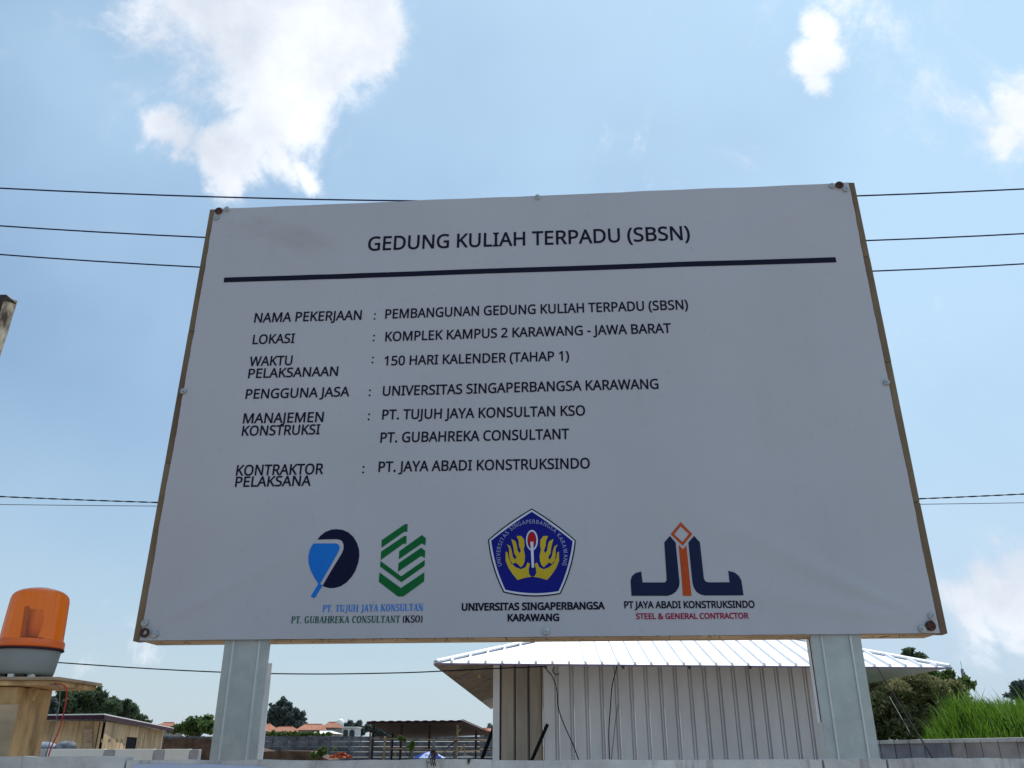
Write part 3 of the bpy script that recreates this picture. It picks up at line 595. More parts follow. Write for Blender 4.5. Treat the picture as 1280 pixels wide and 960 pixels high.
# pentagonal crest
o3, s3 = (610, 635), 8.345
def penta(ins):
    C = (460, 470); cor = [(458, 15), (915, 345), (755, 900), (165, 885), (5, 340)]; bul = [14, 28, 34, 28, 14]
    out = []
    for i in range(5):
        a = Vector(cor[i]); b = Vector(cor[(i+1) % 5]); m_ = (a+b)/2; nrm = (m_-Vector(C)).normalized()
        for j in range(10):
            t = j/10; p = a.lerp(b, t) + nrm*bul[i]*4*t*(1-t); q = p-Vector(C); p = Vector(C)+q*(1-ins/q.length); out.append((p.x, p.y))
    return out
shape([penta(-2)], o3, s3, M['ink_navy'], 'crest_outline', .0075)
shape([penta(12)], o3, s3, M['ink_white'], 'crest_ring', .0080)
shape([penta(33)], o3, s3, M['ink_crest'], 'crest_field', .0085)
hands = []
for mir in (0, 1):
    f = (lambda p: [(x, y) for x, y in p]) if not mir else (lambda p: [(928-x, y) for x, y in p])
    shape([f([(187, 462), (205, 470), (215, 520), (240, 580), (290, 625), (345, 645), (392, 625), (415, 575), (440, 590), (425, 645), (432, 690), (458, 722), (385, 735), (310, 757), (262, 700), (215, 630), (186, 560)])], o3, s3, M['ink_yellow'], 'crest_hand', .0090)
    shape([f([(200, 385), (235, 408), (250, 455), (262, 515), (285, 548), (300, 520), (275, 480), (268, 420), (245, 330), (290, 355), (303, 400), (310, 450), (330, 478), (345, 455), (325, 400), (322, 350), (300, 300), (350, 300), (380, 340), (383, 400), (375, 440), (388, 505), (384, 560), (370, 600), (345, 625), (320, 600), (290, 575), (262, 590), (235, 560), (222, 500), (222, 430)])], o3, s3, M['ink_yellow'], 'crest_hand', .0090)
shape([ell(460, 345, 62, 108, 0, 345), ], o3, s3, M['ink_white'], 'crest_torch', .0092)
shape([ell(459, 345, 47, 90, 0, 345), ], o3, s3, M['ink_crest'], 'crest_torch_field', .0096)
shape([ell(458, 338, 40, 74, 0, 345), ], o3, s3, M['ink_red'], 'crest_flame', .0100)
shape([[(444, 360), (474, 360), (482, 630), (458, 630)]], o3, s3, M['ink_white'], 'crest_stem', .0104)
shape([ell(466, 675, 38, 46, 0, 345)], o3, s3, M['ink_crest'], 'crest_drop', .0096)
cache = {}
txt = 'UNIVERSITAS SINGAPERBANGSA KARAWANG'; adv = []
for ch in txt:
    if ch == ' ': adv.append(.34); continue
    if ch not in cache:
        vs, fs = text_mesh(ch, .006); mx_ = max(v[0] for v in vs); mn = min(v[0] for v in vs); cache[ch] = ([(x-mn, y, z) for x, y, z in vs], fs, mx_-mn)
    adv.append(cache[ch][2]+.12)
tot = sum(adv); a0, a1 = 199, -19; cx, cy, R = 460, 500, 330; pos = 0; b = MB()
for ch, ad in zip(txt, adv):
    if ch != ' ':
        vs, fs, w_ = cache[ch]; am = math.radians(a0+(a1-a0)*((pos+w_/2)/tot)); sc = 40/CAP
        q = []
        for x, y, z in vs:
            rad = R+y*sc; tan = (x-w_/2)*sc*.92
            px_ = cx+rad*math.cos(am)+tan*math.sin(am); py_ = cy-rad*math.sin(am)+tan*math.cos(am)
            u, v = board_uv(o3[0]+px_/s3, o3[1]+py_/s3); q.append(bp(u, v, .0092+z+wrinkle(u, v)))
        b.add(q, fs)
    pos += ad
b.build('crest_lettering', ink('ink_pale_lilac', (.36, .38, .55)), board)
# builder's emblem
o4, s4 = (760, 640), 6.0
shape([[(175, 632), (168, 520), (178, 485), (205, 462), (248, 450), (258, 532), (425, 532), (438, 515), (420, 232), (462, 184), (505, 234), (534, 530), (530, 565), (508, 600), (478, 622), (445, 632)]], o4, s4, M['ink_slate'], 'emblem_arm')
shape([[(600, 234), (642, 184), (686, 232), (716, 505), (728, 525), (748, 532), (907, 532), (898, 446), (945, 458), (978, 485), (996, 520), (1012, 630), (722, 630), (690, 622), (660, 602), (640, 570), (630, 530)]], o4, s4, M['ink_slate'], 'emblem_arm')
shape([[(527, 250), (558, 284), (586, 256), (624, 632), (560, 632)]], o4, s4, M['ink_orange'], 'emblem_bar')
shape([[(542, 82), (630, 170), (558, 258), (468, 172)], [(542, 112), (494, 172), (556, 230), (604, 170)]], o4, s4, M['ink_orange'], 'emblem_diamond')

# ------------------------------------------------------------------ near concrete wall
YW = 2.3
def wz(px): return P(px, 945.5 if px < 300 else 948 if px > 1000 else 947.5, YW).z
wall = thing('concrete_wall', (0, YW, 0), 'stained grey precast concrete wall running across the foot of the picture', 'wall')
joints = [-900, -320, 158, 1028, 1108, 1700, 2300]
for a, b_ in zip(joints[:-1], joints[1:]):
    x0 = P(a, 947, YW).x+.003; x1 = P(b_, 947, YW).x-.003
    zt = EYE - {-900: .026, -320: .0255, 158: .0332, 1028: .0315, 1108: .0300}.get(a, .030)
    for r in range(4):
        z1 = zt - r*.4; z0 = max(z1-.394, 0) if r < 3 else 0
        bb = MB()
        if r == 0:   # a slightly uneven, chipped top edge
            n = 26; top = [(x0+(x1-x0)*i/n, zt+random.uniform(-.0022, .0016)) for i in range(n+1)]
            bb.prism([(x0, YW, z0), (x1, YW, z0)] + [(x, YW, z) for x, z in top[::-1]], (0, .05, 0))
            bb.build('wall_panel', M['near_wall'], wall, bevel=.0)
        else:
            bb.box((x0, YW, z0), (x1, YW+.05, z1)); bb.build('wall_panel', M['near_wall'], wall, bevel=.004)
# blue paint and stains: thin coats on the face of the panel
def coat(pts, m, name, d=.002):
    b = MB(); b.prism([P(px, py, YW-d) for px, py in pts], (0, .0015, 0)); return b.build(name, m, wall)
coat([(166, 956.5), (172, 955), (200, 954.6), (230, 955.4), (262, 955), (300, 956.5), (330, 958), (350, 964), (352, 990), (162, 990)], M['blue_paint'], 'blue_paint_patch')
# rubble and rusty tie hanging on top of the wall
ru = thing('wire_tangle', P(541, 947, YW+.02), 'rusty brown tangle of tie wire hanging over the wall below the open shed', 'wire')
b = MB()
for i in range(8):
    p = P(541+random.uniform(-6, 6), 947, YW+.02); pts = [p]
    for j in range(4):
        p = p + Vector((random.uniform(-.012, .012), random.uniform(-.018, .002), random.uniform(-.004, .016) if j < 2 else random.uniform(-.02, .0))); pts.append(p)
    b.tube(pts, .0008, 5)
b.build('wire_strands', M['rust'], ru)
b = MB()
for i in range(3):
    x = 538+i*2.4; p0 = P(x, 947, YW-.006); pts = [p0, p0+Vector((.002, -.002, -.012)), p0+Vector((random.uniform(-.003, .006), -.001, -.012-random.uniform(.005, .02)))]; b.tube(pts, .0012, 5)
b.build('hanging_ends', M['rust'], ru)
lp = thing('mortar_scrap', P(582, 947, YW+.02), 'small flat scrap of pale mortar lying on top of the wall', 'rubble')
b = MB(); b.prism([P(571, 947.3, YW), P(590, 947.3, YW), P(592, 945.8, YW), P(584, 944.8, YW), P(572, 945.4, YW)], (0, .04, 0)); b.build('mortar_slab', M['light_concrete'], lp)
b = MB(); b.prism([P(584, 949, YW-.004), P(588.5, 948.6, YW-.004), P(587, 953, YW-.004), P(585, 956, YW-.004)], (0, .003, 0)); b.build('mortar_drip', M['dark_metal'], lp)

# ------------------------------------------------------------------ beacon on its plywood box
BX, BY, BZ = -1.499, 2.7, EYE+.185
bc = thing('warning_beacon', (BX, BY, BZ), 'orange domed warning beacon with grey base standing on the plywood box', 'beacon')
def lensmat():
    m = bpy.data.materials.new('orange_lens'); m.use_nodes = True; t = m.node_tree; t.nodes.remove(t.nodes['Principled BSDF'])
    tr = t.nodes.new('ShaderNodeBsdfTransparent'); tr.inputs[0].default_value = (1, .46, .03, 1)
    tl = t.nodes.new('ShaderNodeBsdfTranslucent'); tl.inputs[0].default_value = (1, .30, .006, 1)
    df = t.nodes.new('ShaderNodeBsdfDiffuse'); df.inputs[0].default_value = (1, .27, .005, 1)
    gl = t.nodes.new('ShaderNodeBsdfGlossy'); gl.inputs['Roughness'].default_value = .12
    a = t.nodes.new('ShaderNodeMixShader'); a.inputs[0].default_value = .12; t.links.new(tl.outputs[0], a.inputs[1]); t.links.new(df.outputs[0], a.inputs[2])
    b = t.nodes.new('ShaderNodeMixShader'); b.inputs[0].default_value = .34; t.links.new(tr.outputs[0], b.inputs[1]); t.links.new(a.outputs[0], b.inputs[2])
    fr = t.nodes.new('ShaderNodeFresnel'); fr.inputs[0].default_value = 1.5
    c = t.nodes.new('ShaderNodeMixShader'); ge = t.nodes.new('ShaderNodeNewGeometry'); ou = t.nodes.new('ShaderNodeMath'); ou.operation = 'SUBTRACT'; ou.inputs[0].default_value = 1; t.links.new(ge.outputs['Backfacing'], ou.inputs[1]); fm = t.nodes.new('ShaderNodeMath'); fm.operation = 'MULTIPLY'; t.links.new(fr.outputs[0], fm.inputs[0]); t.links.new(ou.outputs[0], fm.inputs[1]); t.links.new(fm.outputs[0], c.inputs[0]); t.links.new(b.outputs[0], c.inputs[1]); t.links.new(gl.outputs[0], c.inputs[2])
    t.links.new(c.outputs[0], t.nodes['Material Output'].inputs[0]); return m
M['lens'] = lensmat()
MB().lathe([(.0001, .012), (.079, .012), (.082, .022), (.0895, .082), (.089, .086), (.0001, .086)], (BX, BY, BZ), 48).build('base', M['grey_plastic'], bc, smooth=True)
prof = [(.094, .086), (.096, .092), (.096, .105), (.094, .113), (.0895, .116), (.0885, .14), (.0865, .19), (.0842, .236), (.0815, .248), (.0745, .2575), (.062, .2655), (.045, .271), (.025, .2755), (.0005, .2775)]
prof_in = [(r-.003 if r > .004 else r, z-.003) for r, z in prof]
# dome shell with fine vertical ribs
def ribbed(pr, k=96):
    vs = []; n_ = len(pr)
    for r, z in pr:
        for j in range(k): 
            rr = r*(1-(.022 if (j % 4 < 2 and .116 < z < .25) else 0)); vs.append((BX+rr*math.cos(2*PI*j/k), BY+rr*math.sin(2*PI*j/k), BZ+z))
    return vs, [(i*k+j, i*k+(j+1) % k, (i+1)*k+(j+1) % k, (i+1)*k+j) for i in range(n_-1) for j in range(k)]
b = MB(); b.add(*ribbed(prof[4:])); b.build('lens', M['lens'], bc, smooth=True)
M['collar'] = mat('deep_orange_collar', (.80, .13, .01), .3, var=.05, spec=.5)
MB().lathe([(.088, .0905), (.0945, .0905), (.0962, .094), (.0962, .106), (.0945, .112), (.0905, .1155), (.088, .1155)], (BX, BY, BZ), 64).build('lens_collar', M['collar'], bc, smooth=True)
MB().lathe([(.0955, .084), (.0975, .086), (.0975, .0895), (.0955, .0905)], (BX, BY, BZ), 48).build('gasket', M['dark_red'], bc, smooth=True)
MB().lathe([(.045, .088), (.045, .12), (.03, .125), (.0001, .125)], (BX, BY, BZ), 24).build('lamp_socket', M['rust'], bc)
MB().lathe([(.012, .12), (.02, .15), (.022, .18), (.015, .205), (.0001, .21)], (BX, BY, BZ), 20).build('bulb', M['dome'], bc, smooth=True)
b = MB(); k = 14      # curved reflector turned away from the camera
vs = []
for z, rr in ((.125, .034), (.215, .040)):
    vs += [(BX+rr*math.cos(math.radians(100+i*160/k)), BY+rr*math.sin(math.radians(100+i*160/k)), BZ+z) for i in range(k+1)]
b.add(vs, [(i, i+1, k+2+i, k+1+i) for i in range(k)]); b.build('reflector', M['zinc'], bc)
for i in range(5):
    a = math.radians(250+i*22); x = BX+.07*math.cos(a); y = BY+.07*math.sin(a)
    MB().box((x-.008, y-.008, BZ), (x+.008, y+.008, BZ+.013)).build('rubber_foot', M['white_panel'] if i % 2 else M['dark_metal'], bc)
bx = thing('plywood_box', (-1.59, 2.7, 0), 'tall plywood box column with an overhanging top board carrying the orange beacon', 'box')
MB().box((-1.80, 2.60, 0), (-1.452, 2.80, BZ-.026)).build('box_carcass', M['ply'], bx, bevel=.002)
MB().box((-1.515, 2.588, 0), (-1.436, 2.598, BZ-.075)).build('corner_batten', M['fresh_wood'], bx, bevel=.002)
MB().box((-1.70, 2.590, 0), (-1.519, 2.598, BZ-.20)).build('front_panel', M['ply'], bx, bevel=.002)
b = MB(); b.box((-1.85, 2.58, BZ-.024), (-1.335, 2.84, BZ-.010)); b.build('top_board', M['ply'], bx, bevel=.002)
b = MB(); b.box((-1.85, 2.57, BZ-.010), (-1.322, 2.85, BZ-.0005)); b.build('top_board', M['fresh_wood'], bx, bevel=.002)
MB().tube([(-1.441, 2.66, BZ-.027), (-1.425, 2.66, BZ-.032), (-1.436, 2.66, BZ-.06)], .008, 6).build('bracket', M['ply'], bx)
def wirething(name, pts, r, m, label, cat='cable', k=6, smooth=True):
    # Catmull-Rom through the points
    pts = [Vector(p) for p in pts]; q = []; E_ = [pts[0]*2-pts[1]] + pts + [pts[-1]*2-pts[-2]]
    for i in range(1, len(E_)-2):
        p0, p1, p2, p3 = E_[i-1:i+3]
        for j in range(8):
            t = j/8; q.append(.5*((2*p1) + (p2-p0)*t + (2*p0-5*p1+4*p2-p3)*t*t + (3*p1-p0-3*p2+p3)*t**3))
    q.append(pts[-1]); o = MB().tube(q, r, k).build(name, m, None, smooth=True)
    return tag(o, label, cat)
wirething('red_wire', [P(62, 853, 2.62), P(72, 855, 2.56), P(80, 857, 2.55), P(83.5, 864, 2.55), P(81, 885, 2.55), P(74, 912, 2.55), P(65, 932, 2.5), P(59, 950, 2.42)], .0020, M['red_wire'], 'thin red wire hanging from the beacon over the box edge', 'wire')
wirething('grey_wire', [P(58, 853, 2.62), P(66, 856, 2.56), P(73, 858, 2.55), P(75, 866, 2.55), P(73, 888, 2.55), P(67, 912, 2.55), P(61, 932, 2.5), P(56, 950, 2.42)], .0016, M['grey_wire'], 'thin grey-brown wire hanging beside the red one', 'wire')

# white panel rail behind the wall
wr = thing('white_panel_rail', P(150, 945, 4.9), 'low white panel rail with grey posts just behind the wall on the left', 'rail')
YR = 4.9; zt = P(150, 936.3, YR).z
def rx_(px): return P(px, 940, YR).x
for a, b_ in ((57.5, 129.5), (144, 191.5), (206, 236.5)):
    MB().box((rx_(a), YR, 0), (rx_(b_), YR+.04, zt)).build('rail_panel', M['white_panel'], wr, bevel=.002)
for a, b_ in ((43, 57), (130, 142), (192, 204.5), (237, 248)):
    MB().box((rx_(a), YR+.002, 0), (rx_(b_), YR+.05, zt-.002)).build('rail_post', M['grey_panel'], wr, bevel=.002)
MB().box((rx_(37), YR, 0), (rx_(42.5), YR+.04, zt)).build('rail_panel', M['white_panel'], wr, bevel=.002)
# sacks behind it
def sack(name, px, py, Y, rx0, rz, label):
    c = P(px, py, Y); b = MB(); k, m_ = 16, 8; vs = []
    for i in range(m_+1):
        for j in range(k):
            t = PI*i/m_; a = 2*PI*j/k; w = 1+.16*math.sin(3*a+i)+.1*math.sin(7*a+2*i)+random.uniform(-.06, .06)
            vs.append(c+Vector((rx0*math.sin(t)*math.cos(a)*w, rx0*.7*math.sin(t)*math.sin(a)*w, rz*math.cos(t)*(1+.1*math.sin(5*a)))))
    b.add(vs, [(i*k+j, i*k+(j+1) % k, (i+1)*k+(j+1) % k, (i+1)*k+j) for i in range(m_) for j in range(k)])
    return tag(b.build(name, M['sack'], smooth=True), label, 'sack')
sack('plastic_sack', 56, 936, 6.2, .085, .042, 'grey-blue plastic sack beside the foot of the plywood box')
sack('plastic_sack', 83, 936, 6.2, .075, .048, 'grey-blue plastic sack right of the hanging red wire')
tag(MB().box((P(46, 940, 6.2).x, 6.1, 0), (P(102, 940, 6.2).x, 6.35, P(70, 938, 6.2).z)).build('timber_stack', M['ply_far'], bevel=.004), 'low timber stack behind the white rail with plastic sacks on it', 'timber')

# leaning pole at the left edge
pl = thing('weathered_pole', (P(-10, 420, 3.2).x-.1, 3.2, 0), 'flaking weathered pole with a dark top at the left edge of the picture', 'pole')
tp = P(22, 376, 3.2); bt = P(0, 446, 3.2); d = (tp-bt).normalized(); L_ = (tp.z)/d.z; base = tp-d*L_
sec = [Vector((0, 0, 0)), Vector((-.034, -.034, 0)), Vector((-.15, -.03, 0)), Vector((-.16, .06, 0)), Vector((-.09, .09, 0))]
b = MB(); nseg = 40; vs = []
for i in range(nseg+1):
    c = base+d*L_*i/nseg
    for s_ in sec: vs.append(c+s_+Vector((random.uniform(-.0015, .0015), 0, 0)))
b.add(vs, [(i*5+j, i*5+(j+1) % 5, (i+1)*5+(j+1) % 5, (i+1)*5+j) for i in range(nseg) for j in range(5)] + [tuple(range(nseg*5, nseg*5+5))])
b.build('shaft', M['pole'], pl)
b = MB(); c = tp; lo_ = [c+s_*1.02-d*.018+Vector((.002, -.003, 0)) for s_ in sec]; hi_ = [c+s_*(.9 if j == 0 else 1.)+d*(.012 if j else .002)+Vector((-.012 if j == 0 else 0, 0, 0)) for j, s_ in enumerate(sec)]
b.add(lo_+hi_, [(j, (j+1) % 5, 5+(j+1) % 5, 5+j) for j in range(5)] + [(5, 6, 7, 8, 9)]); b.build('pole_top', M['dark_metal'], pl)
b = MB(); b.prism([base+d*L_*t+Vector((-.037, -.0385, 0)) for t in (0, .995)] + [base+d*L_*t+Vector((-.15, -.0345, 0)) for t in (.995, 0)], (0, .004, 0)); b.build('shaft_face', M['dark_metal'], pl)

# ------------------------------------------------------------------ overhead wires
def span(pts, Y, r, label, m=M['wire'], x0=-70, x1=70, twist=0):
    q = [P(px, py, Y) for px, py in pts]; a = np.polyfit([p.x for p in q], [p.z for p in q], 2)
    X_ = np.linspace(x0, x1, 120); c = [Vector((x, Y, float(np.polyval(a, x)))) for x in X_]
    b = MB()
    if twist:
        X_ = np.linspace(-26, 26, 900)
        for ph in (0, PI):
            b.tube([Vector((x, Y+twist*math.cos(x*7+ph), float(np.polyval(a, x))+twist*math.sin(x*7+ph))) for x in X_], r, 4)
    else: b.tube(c, r, 6)
    return tag(b.build('overhead_wire', m, smooth=True), label, 'wire', None)
span([(0, 235), (225, 244.5), (440, 251), (1072, 243.5), (1280, 237)], 15, .0165, 'topmost thick black overhead wire crossing just above the board corners')
span([(0, 282), (250, 297), (1085, 300), (1280, 292.5)], 15, .0155, 'second overhead wire from the top, passing behind the board')
span([(0, 318), (247, 334), (1095, 338.5), (1280, 330)], 15, .0150, 'third overhead wire from the top, level with the title rule')
span([(0, 621), (193, 627.5), (1153, 624), (1280, 617)], 28, .014, 'upper and twisted one of the two low cables behind the board', M['black'], twist=.012)
span([(0, 630), (193, 633.5), (1153, 629), (1280, 629.5)], 28, .011, 'lower and thinner one of the two low cables behind the board', M['black'])

# ------------------------------------------------------------------ metal shed
FL = PZ(543, 829, 2.8); FR = PZ(1190, 834.5, 2.8); BLc = Vector((-.72, 31.5, 2.8)); BRc = FR + (BLc-FL); BRc.z = 2.8
shed = thing('metal_shed', ((FL.x+FR.x)/2, FL.y+1, 0), 'long pale corrugated metal shed with a glaring white hipped roof', 'shed')
slope = math.tan(math.radians(18)); fx = (FR-FL); Wd = fx.length; fx.normalize(); sx = (BLc-FL); Dp = sx.length; sx.normalize()
def rp(s_, t_, lift=0):  # roof plan coordinates: s along front from left corner, t back from the front eave
    h = slope*max(0, min(s_, Wd-s_, t_, Dp-t_)); p = FL+fx*s_+sx*t_; return Vector((p.x, p.y, 2.8+h+lift))
half = Wd/2; pitch = .272; npan = int(round(Wd/pitch)); pitch = Wd/npan
for i in range(npan):   # front slope, one sheet after another
    a, b_ = i*pitch, (i+1)*pitch; ta, tb = min(a, Wd-a), min(b_, Wd-b_)
    pts = [(a, 0), (b_, 0)]
    if a < half < b_: pts += [(b_, tb), (half, half), (a, ta)]
    else: pts += [(b_, tb), (a, ta)]
    q = [rp(s_, t_) for s_, t_ in pts]
    if i == 0: q = [rp(0, 0), rp(b_, 0), rp(b_, tb)]
    if i == npan-1: q = [rp(a, 0), rp(b_, 0), rp(a, ta)]
    q = [p-Vector((0, 0, .012)) if False else p for p in q]
    m_ = MB(); m_.prism([p+Vector((0, 0, .006)) for p in q][::1], (0, 0, -.012))
    if i: # standing seam along the sheet's left edge
        e0, e1 = rp(a, -.012), rp(a, ta)
        w_ = fx*.024; u_ = Vector((0, 0, .05)); m_.prism([e0-w_, e0+w_, e0+w_*.5+u_, e0-w_*.5+u_], e1-e0)
    m_.build('roof_sheet', M['roof_white'], shed)
nl = 58; pl_ = Dp/nl
for i in range(nl):     # left slope, seen from below
    a, b_ = i*pl_, (i+1)*pl_; sa, sb = min(a, Dp-a, half), min(b_, Dp-b_, half)
    q = [rp(0, a), rp(sa, a), rp(sb, b_), rp(0, b_)] if i else [rp(0, 0), rp(sb, b_), rp(0, b_)]
    if i == nl-1: q = [rp(0, a), rp(sa, a), rp(0, b_)]
    m_ = MB(); m_.prism(q, (0, 0, .008)); m_.build('roof_sheet', M['roof_under'], shed)
    if i and i % 1 == 0 and i < 40:
        m_ = MB(); e0, e1 = rp(0, a, -.03), rp(sa, a, -.03); m_.prism([e0, e0+sx*.05, e0+sx*.05+Vector((0, 0, .028)), e0+Vector((0, 0, .028))], e1-e0); m_.build('roof_rib', M['fresh_wood'] if i % 3 == 1 else M['roof_under'], shed)
m_ = MB()
q = [rp(Wd, 0), rp(Wd, Dp), rp(Wd-half, Dp-half), rp(Wd-half, half)]; m_.prism(q, (0, 0, .008))
q = [rp(0, Dp), rp(half, Dp-half), rp(Wd, Dp)]; m_.prism(q, (0, 0, .008)); m_.build('roof_back', M['roof_white'], shed)
def cap(a, b_, r=.05):
    d_ = (b_-a); m_ = MB(); side = d_.cross(Vector((0, 0, 1))).normalized()*.06; u_ = Vector((0, 0, .035))
    m_.prism([a-side-u_*.2, a-side+u_*.6, a+u_*1.25, a+side+u_*.6, a+side-u_*.2, a+u_*.7], d_); m_.build('ridge_cap', M['roof_white'], shed)
cap(rp(.02, .02, .012), rp(half, half, .03)); cap(rp(Wd-.02, .02, .012), rp(Wd-half, half, .03)); cap(rp(half, half, .03), rp(half, Dp-half, .03))
M['eave'] = mat('violet_grey_eave_edge', (.20, .13, .20), .6)
MB().prism([FL-Vector((0, .014, .022)), FR-Vector((0, .014, .022)), FR-Vector((0, .014, -.002)), FL-Vector((0, .014, -.002))], sx*.012).build('eave_trim', M['eave'], shed)
MB().prism([FL-Vector((.012, 0, .03)), BLc-Vector((.012, 0, .03)), BLc-Vector((.012, 0, -.0)), FL-Vector((.012, 0, 0))], fx*.01).build('eave_trim', M['roof_under'], shed)
# front wall of ribbed sheets
ov = .95
def wpt(s_, t_, z): p = FL+fx*s_+sx*t_; return Vector((p.x, p.y, z))
def s_at(px, t_):      # roof coordinate s for a pixel column at the foot of the view, on the plane t_
    r = ray(px, 900); o = Vector((0, 0)); best = None
    A_ = FL+sx*t_; # solve A_ + fx*s = k*r (plan)
    det = fx.x*(-r.y) - fx.y*(-r.x); rhs = Vector((-A_.x, -A_.y)); return (rhs.x*(-r.y) - rhs.y*(-r.x))/det
def sheetwall(s0, s1, t_, m, w_, double=True, z1=None, name='wall_sheet'):
    n_ = max(1, int(round((s1-s0)/w_))); w_ = (s1-s0)/n_
    for i in range(n_):
        a, b_ = s0+i*w_, s0+(i+1)*w_; prof = [(a+.002, 0), (b_-.075, 0), (b_-.068, .030), (b_-.056, .030), (b_-.049, 0), (b_-.033, 0), (b_-.026, .030), (b_-.010, .030), (b_-.002, 0)] if double else [(a+.002, 0), (b_-.03, 0), (b_-.024, .03), (b_-.004, .03), (b_-.002, 0)]
        m_ = MB(); zt_ = 2.8+slope*(t_)-.03 if z1 is None else z1
        lo_ = [wpt(s_, t_+d_, 0) for s_, d_ in prof]; hi_ = [wpt(s_, t_+d_, zt_) for s_, d_ in prof]; k_ = len(prof)
        m_.add(lo_+hi_, [(j, j+1, k_+j+1, k_+j) for j in range(k_-1)]); sh_ = m_.build(name, m, shed)
        if not double and i:
            MB().prism([wpt(a-.012, t_-.004, 0), wpt(a+.012, t_-.004, 0), wpt(a+.012, t_-.004, zt_), wpt(a-.012, t_-.004, zt_)], sx*.002).build('seam', M['seam'], sh_)
sL, sM, sR = s_at(616, ov), s_at(680, ov), s_at(1034, ov)
sheetwall(sM, sR, ov, M['wall_sheet'], .262)
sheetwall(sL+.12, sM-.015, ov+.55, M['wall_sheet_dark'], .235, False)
m_ = MB(); m_.box((0, 0, 0), (.001, .001, .001))
MB().prism([wpt(sL, ov, 0), wpt(sL+.11, ov, 0), wpt(sL+.11, ov+.1, 0), wpt(sL, ov+.1, 0)], (0, 0, 2.8+slope*ov-.02)).build('corner_post', M['wall_sheet'], shed, bevel=.004)
MB().prism([wpt(sL+.02, ov+.11, 0), wpt(sL+.05, ov+.11, 0), wpt(sL+.05, 16.5, 0), wpt(sL+.02, 16.5, 0)], (0, 0, 2.8+slope*sL-.02)).build('side_wall', M['wall_sheet'], shed)
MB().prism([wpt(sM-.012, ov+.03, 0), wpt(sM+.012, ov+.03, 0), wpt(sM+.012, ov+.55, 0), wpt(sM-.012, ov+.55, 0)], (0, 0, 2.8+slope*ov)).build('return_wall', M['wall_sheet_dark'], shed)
MB().prism([wpt(sR, ov+.02, 0), wpt(sR+.04, ov+.02, 0), wpt(sR+.04, 16.5, 0), wpt(sR, 16.5, 0)], (0, 0, 2.8+slope*ov)).build('side_wall', M['wall_sheet'], shed)
MB().tube([PZ(1003, 849, 2.7), PZ(1003, 849, 2.7)+Vector((.36, 0, -.62))], .03, 6).build('brace', M['ply_far'], shed)
# black pole leaning against the recess, cables at the eave
yS = wpt(sM, ov, 0).y-.12
tag(MB().tube([P(664, 952, yS), P(684.5, 905, yS)], .028, 8).build('leaning_pole', M['black']), 'black pole leaning against the corner of the metal shed wall', 'pole')
tag(MB().tube([P(601, 952, yS+1), P(619, 905, yS+1)], .032, 8).build('leaning_pole', M['black']), 'black pole leaning beside the open shed, left of the metal shed', 'pole')
ye = FL.y-.03
wirething('service_cable', [P(-200, 812, 14), P(-60, 819, 14), (P(70, 828, 14)), P(190, 836, 14), P(300, 841, 14), P(400, 842.5, 14), P(500, 841, 14), P(560, 838.5, ye), P(620, 835.5, ye), P(681, 833, ye)], .0100, M['black'], 'black service cable sagging from the left to the eave of the metal shed', 'cable')
yc = yS+.02
wirething('hanging_cable', [P(682, 833, ye), P(684, 838, ye), P(690, 845, yc), P(696, 862, yc), P(698, 885, yc), P(706, 908, yc), (P(716, 930, yc)), P(724, 952, yc)], .0085, M['black'], 'black cable hanging in a long curve down the left end of the shed wall')
wirething('hanging_cable', [P(771, 833, ye), P(770, 838, yc), P(765, 858, yc), P(763, 885, yc), P(761, 915, yc), P(762, 952, yc)], .0085, M['black'], 'black cable hanging straight down the shed wall left of the middle')
wirething('hanging_cable', [P(693, 833, ye), P(691, 839, ye), P(695, 843, ye), P(699, 842, ye)], .0085, M['black'], 'short black cable end curling under the shed eave')
wirething('hanging_cable', [P(773, 880, yc), P(769, 905, yc), P(764, 952, yc)], .007, M['grey_wire'], 'thin dull cable crossing the shed wall beside the straight one')
for px in (681, 778, 861, 937): tag(MB().prism([P(px-2, 832, ye), P(px+3, 832, ye), P(px+2.5, 836, ye), P(px, 836, ye)], (0, .02, 0)).build('eave_clip', M['dark_metal'], shed), None)
MB().box(tuple(P(599, 843, 15.2)-Vector((.02, .0, .06))), tuple(P(599, 843, 15.2)+Vector((.02, .03, .0)))).build('lamp_holder', M['ply_far'], shed)
wirething('guy_cable', [P(1096, 834, 14.6), P(1132, 892, 12), P(1170, 955, 9.5)], .010, M['black'], 'black guy cable slanting from the shed eave down in front of the bush')
wirething('guy_cable', [P(1112, 871, 13.0), P(1124, 892, 12.6), P(1138, 917, 12.2)], .0025, M['grey_panel'], 'thin pale guy cable slanting across the bush')

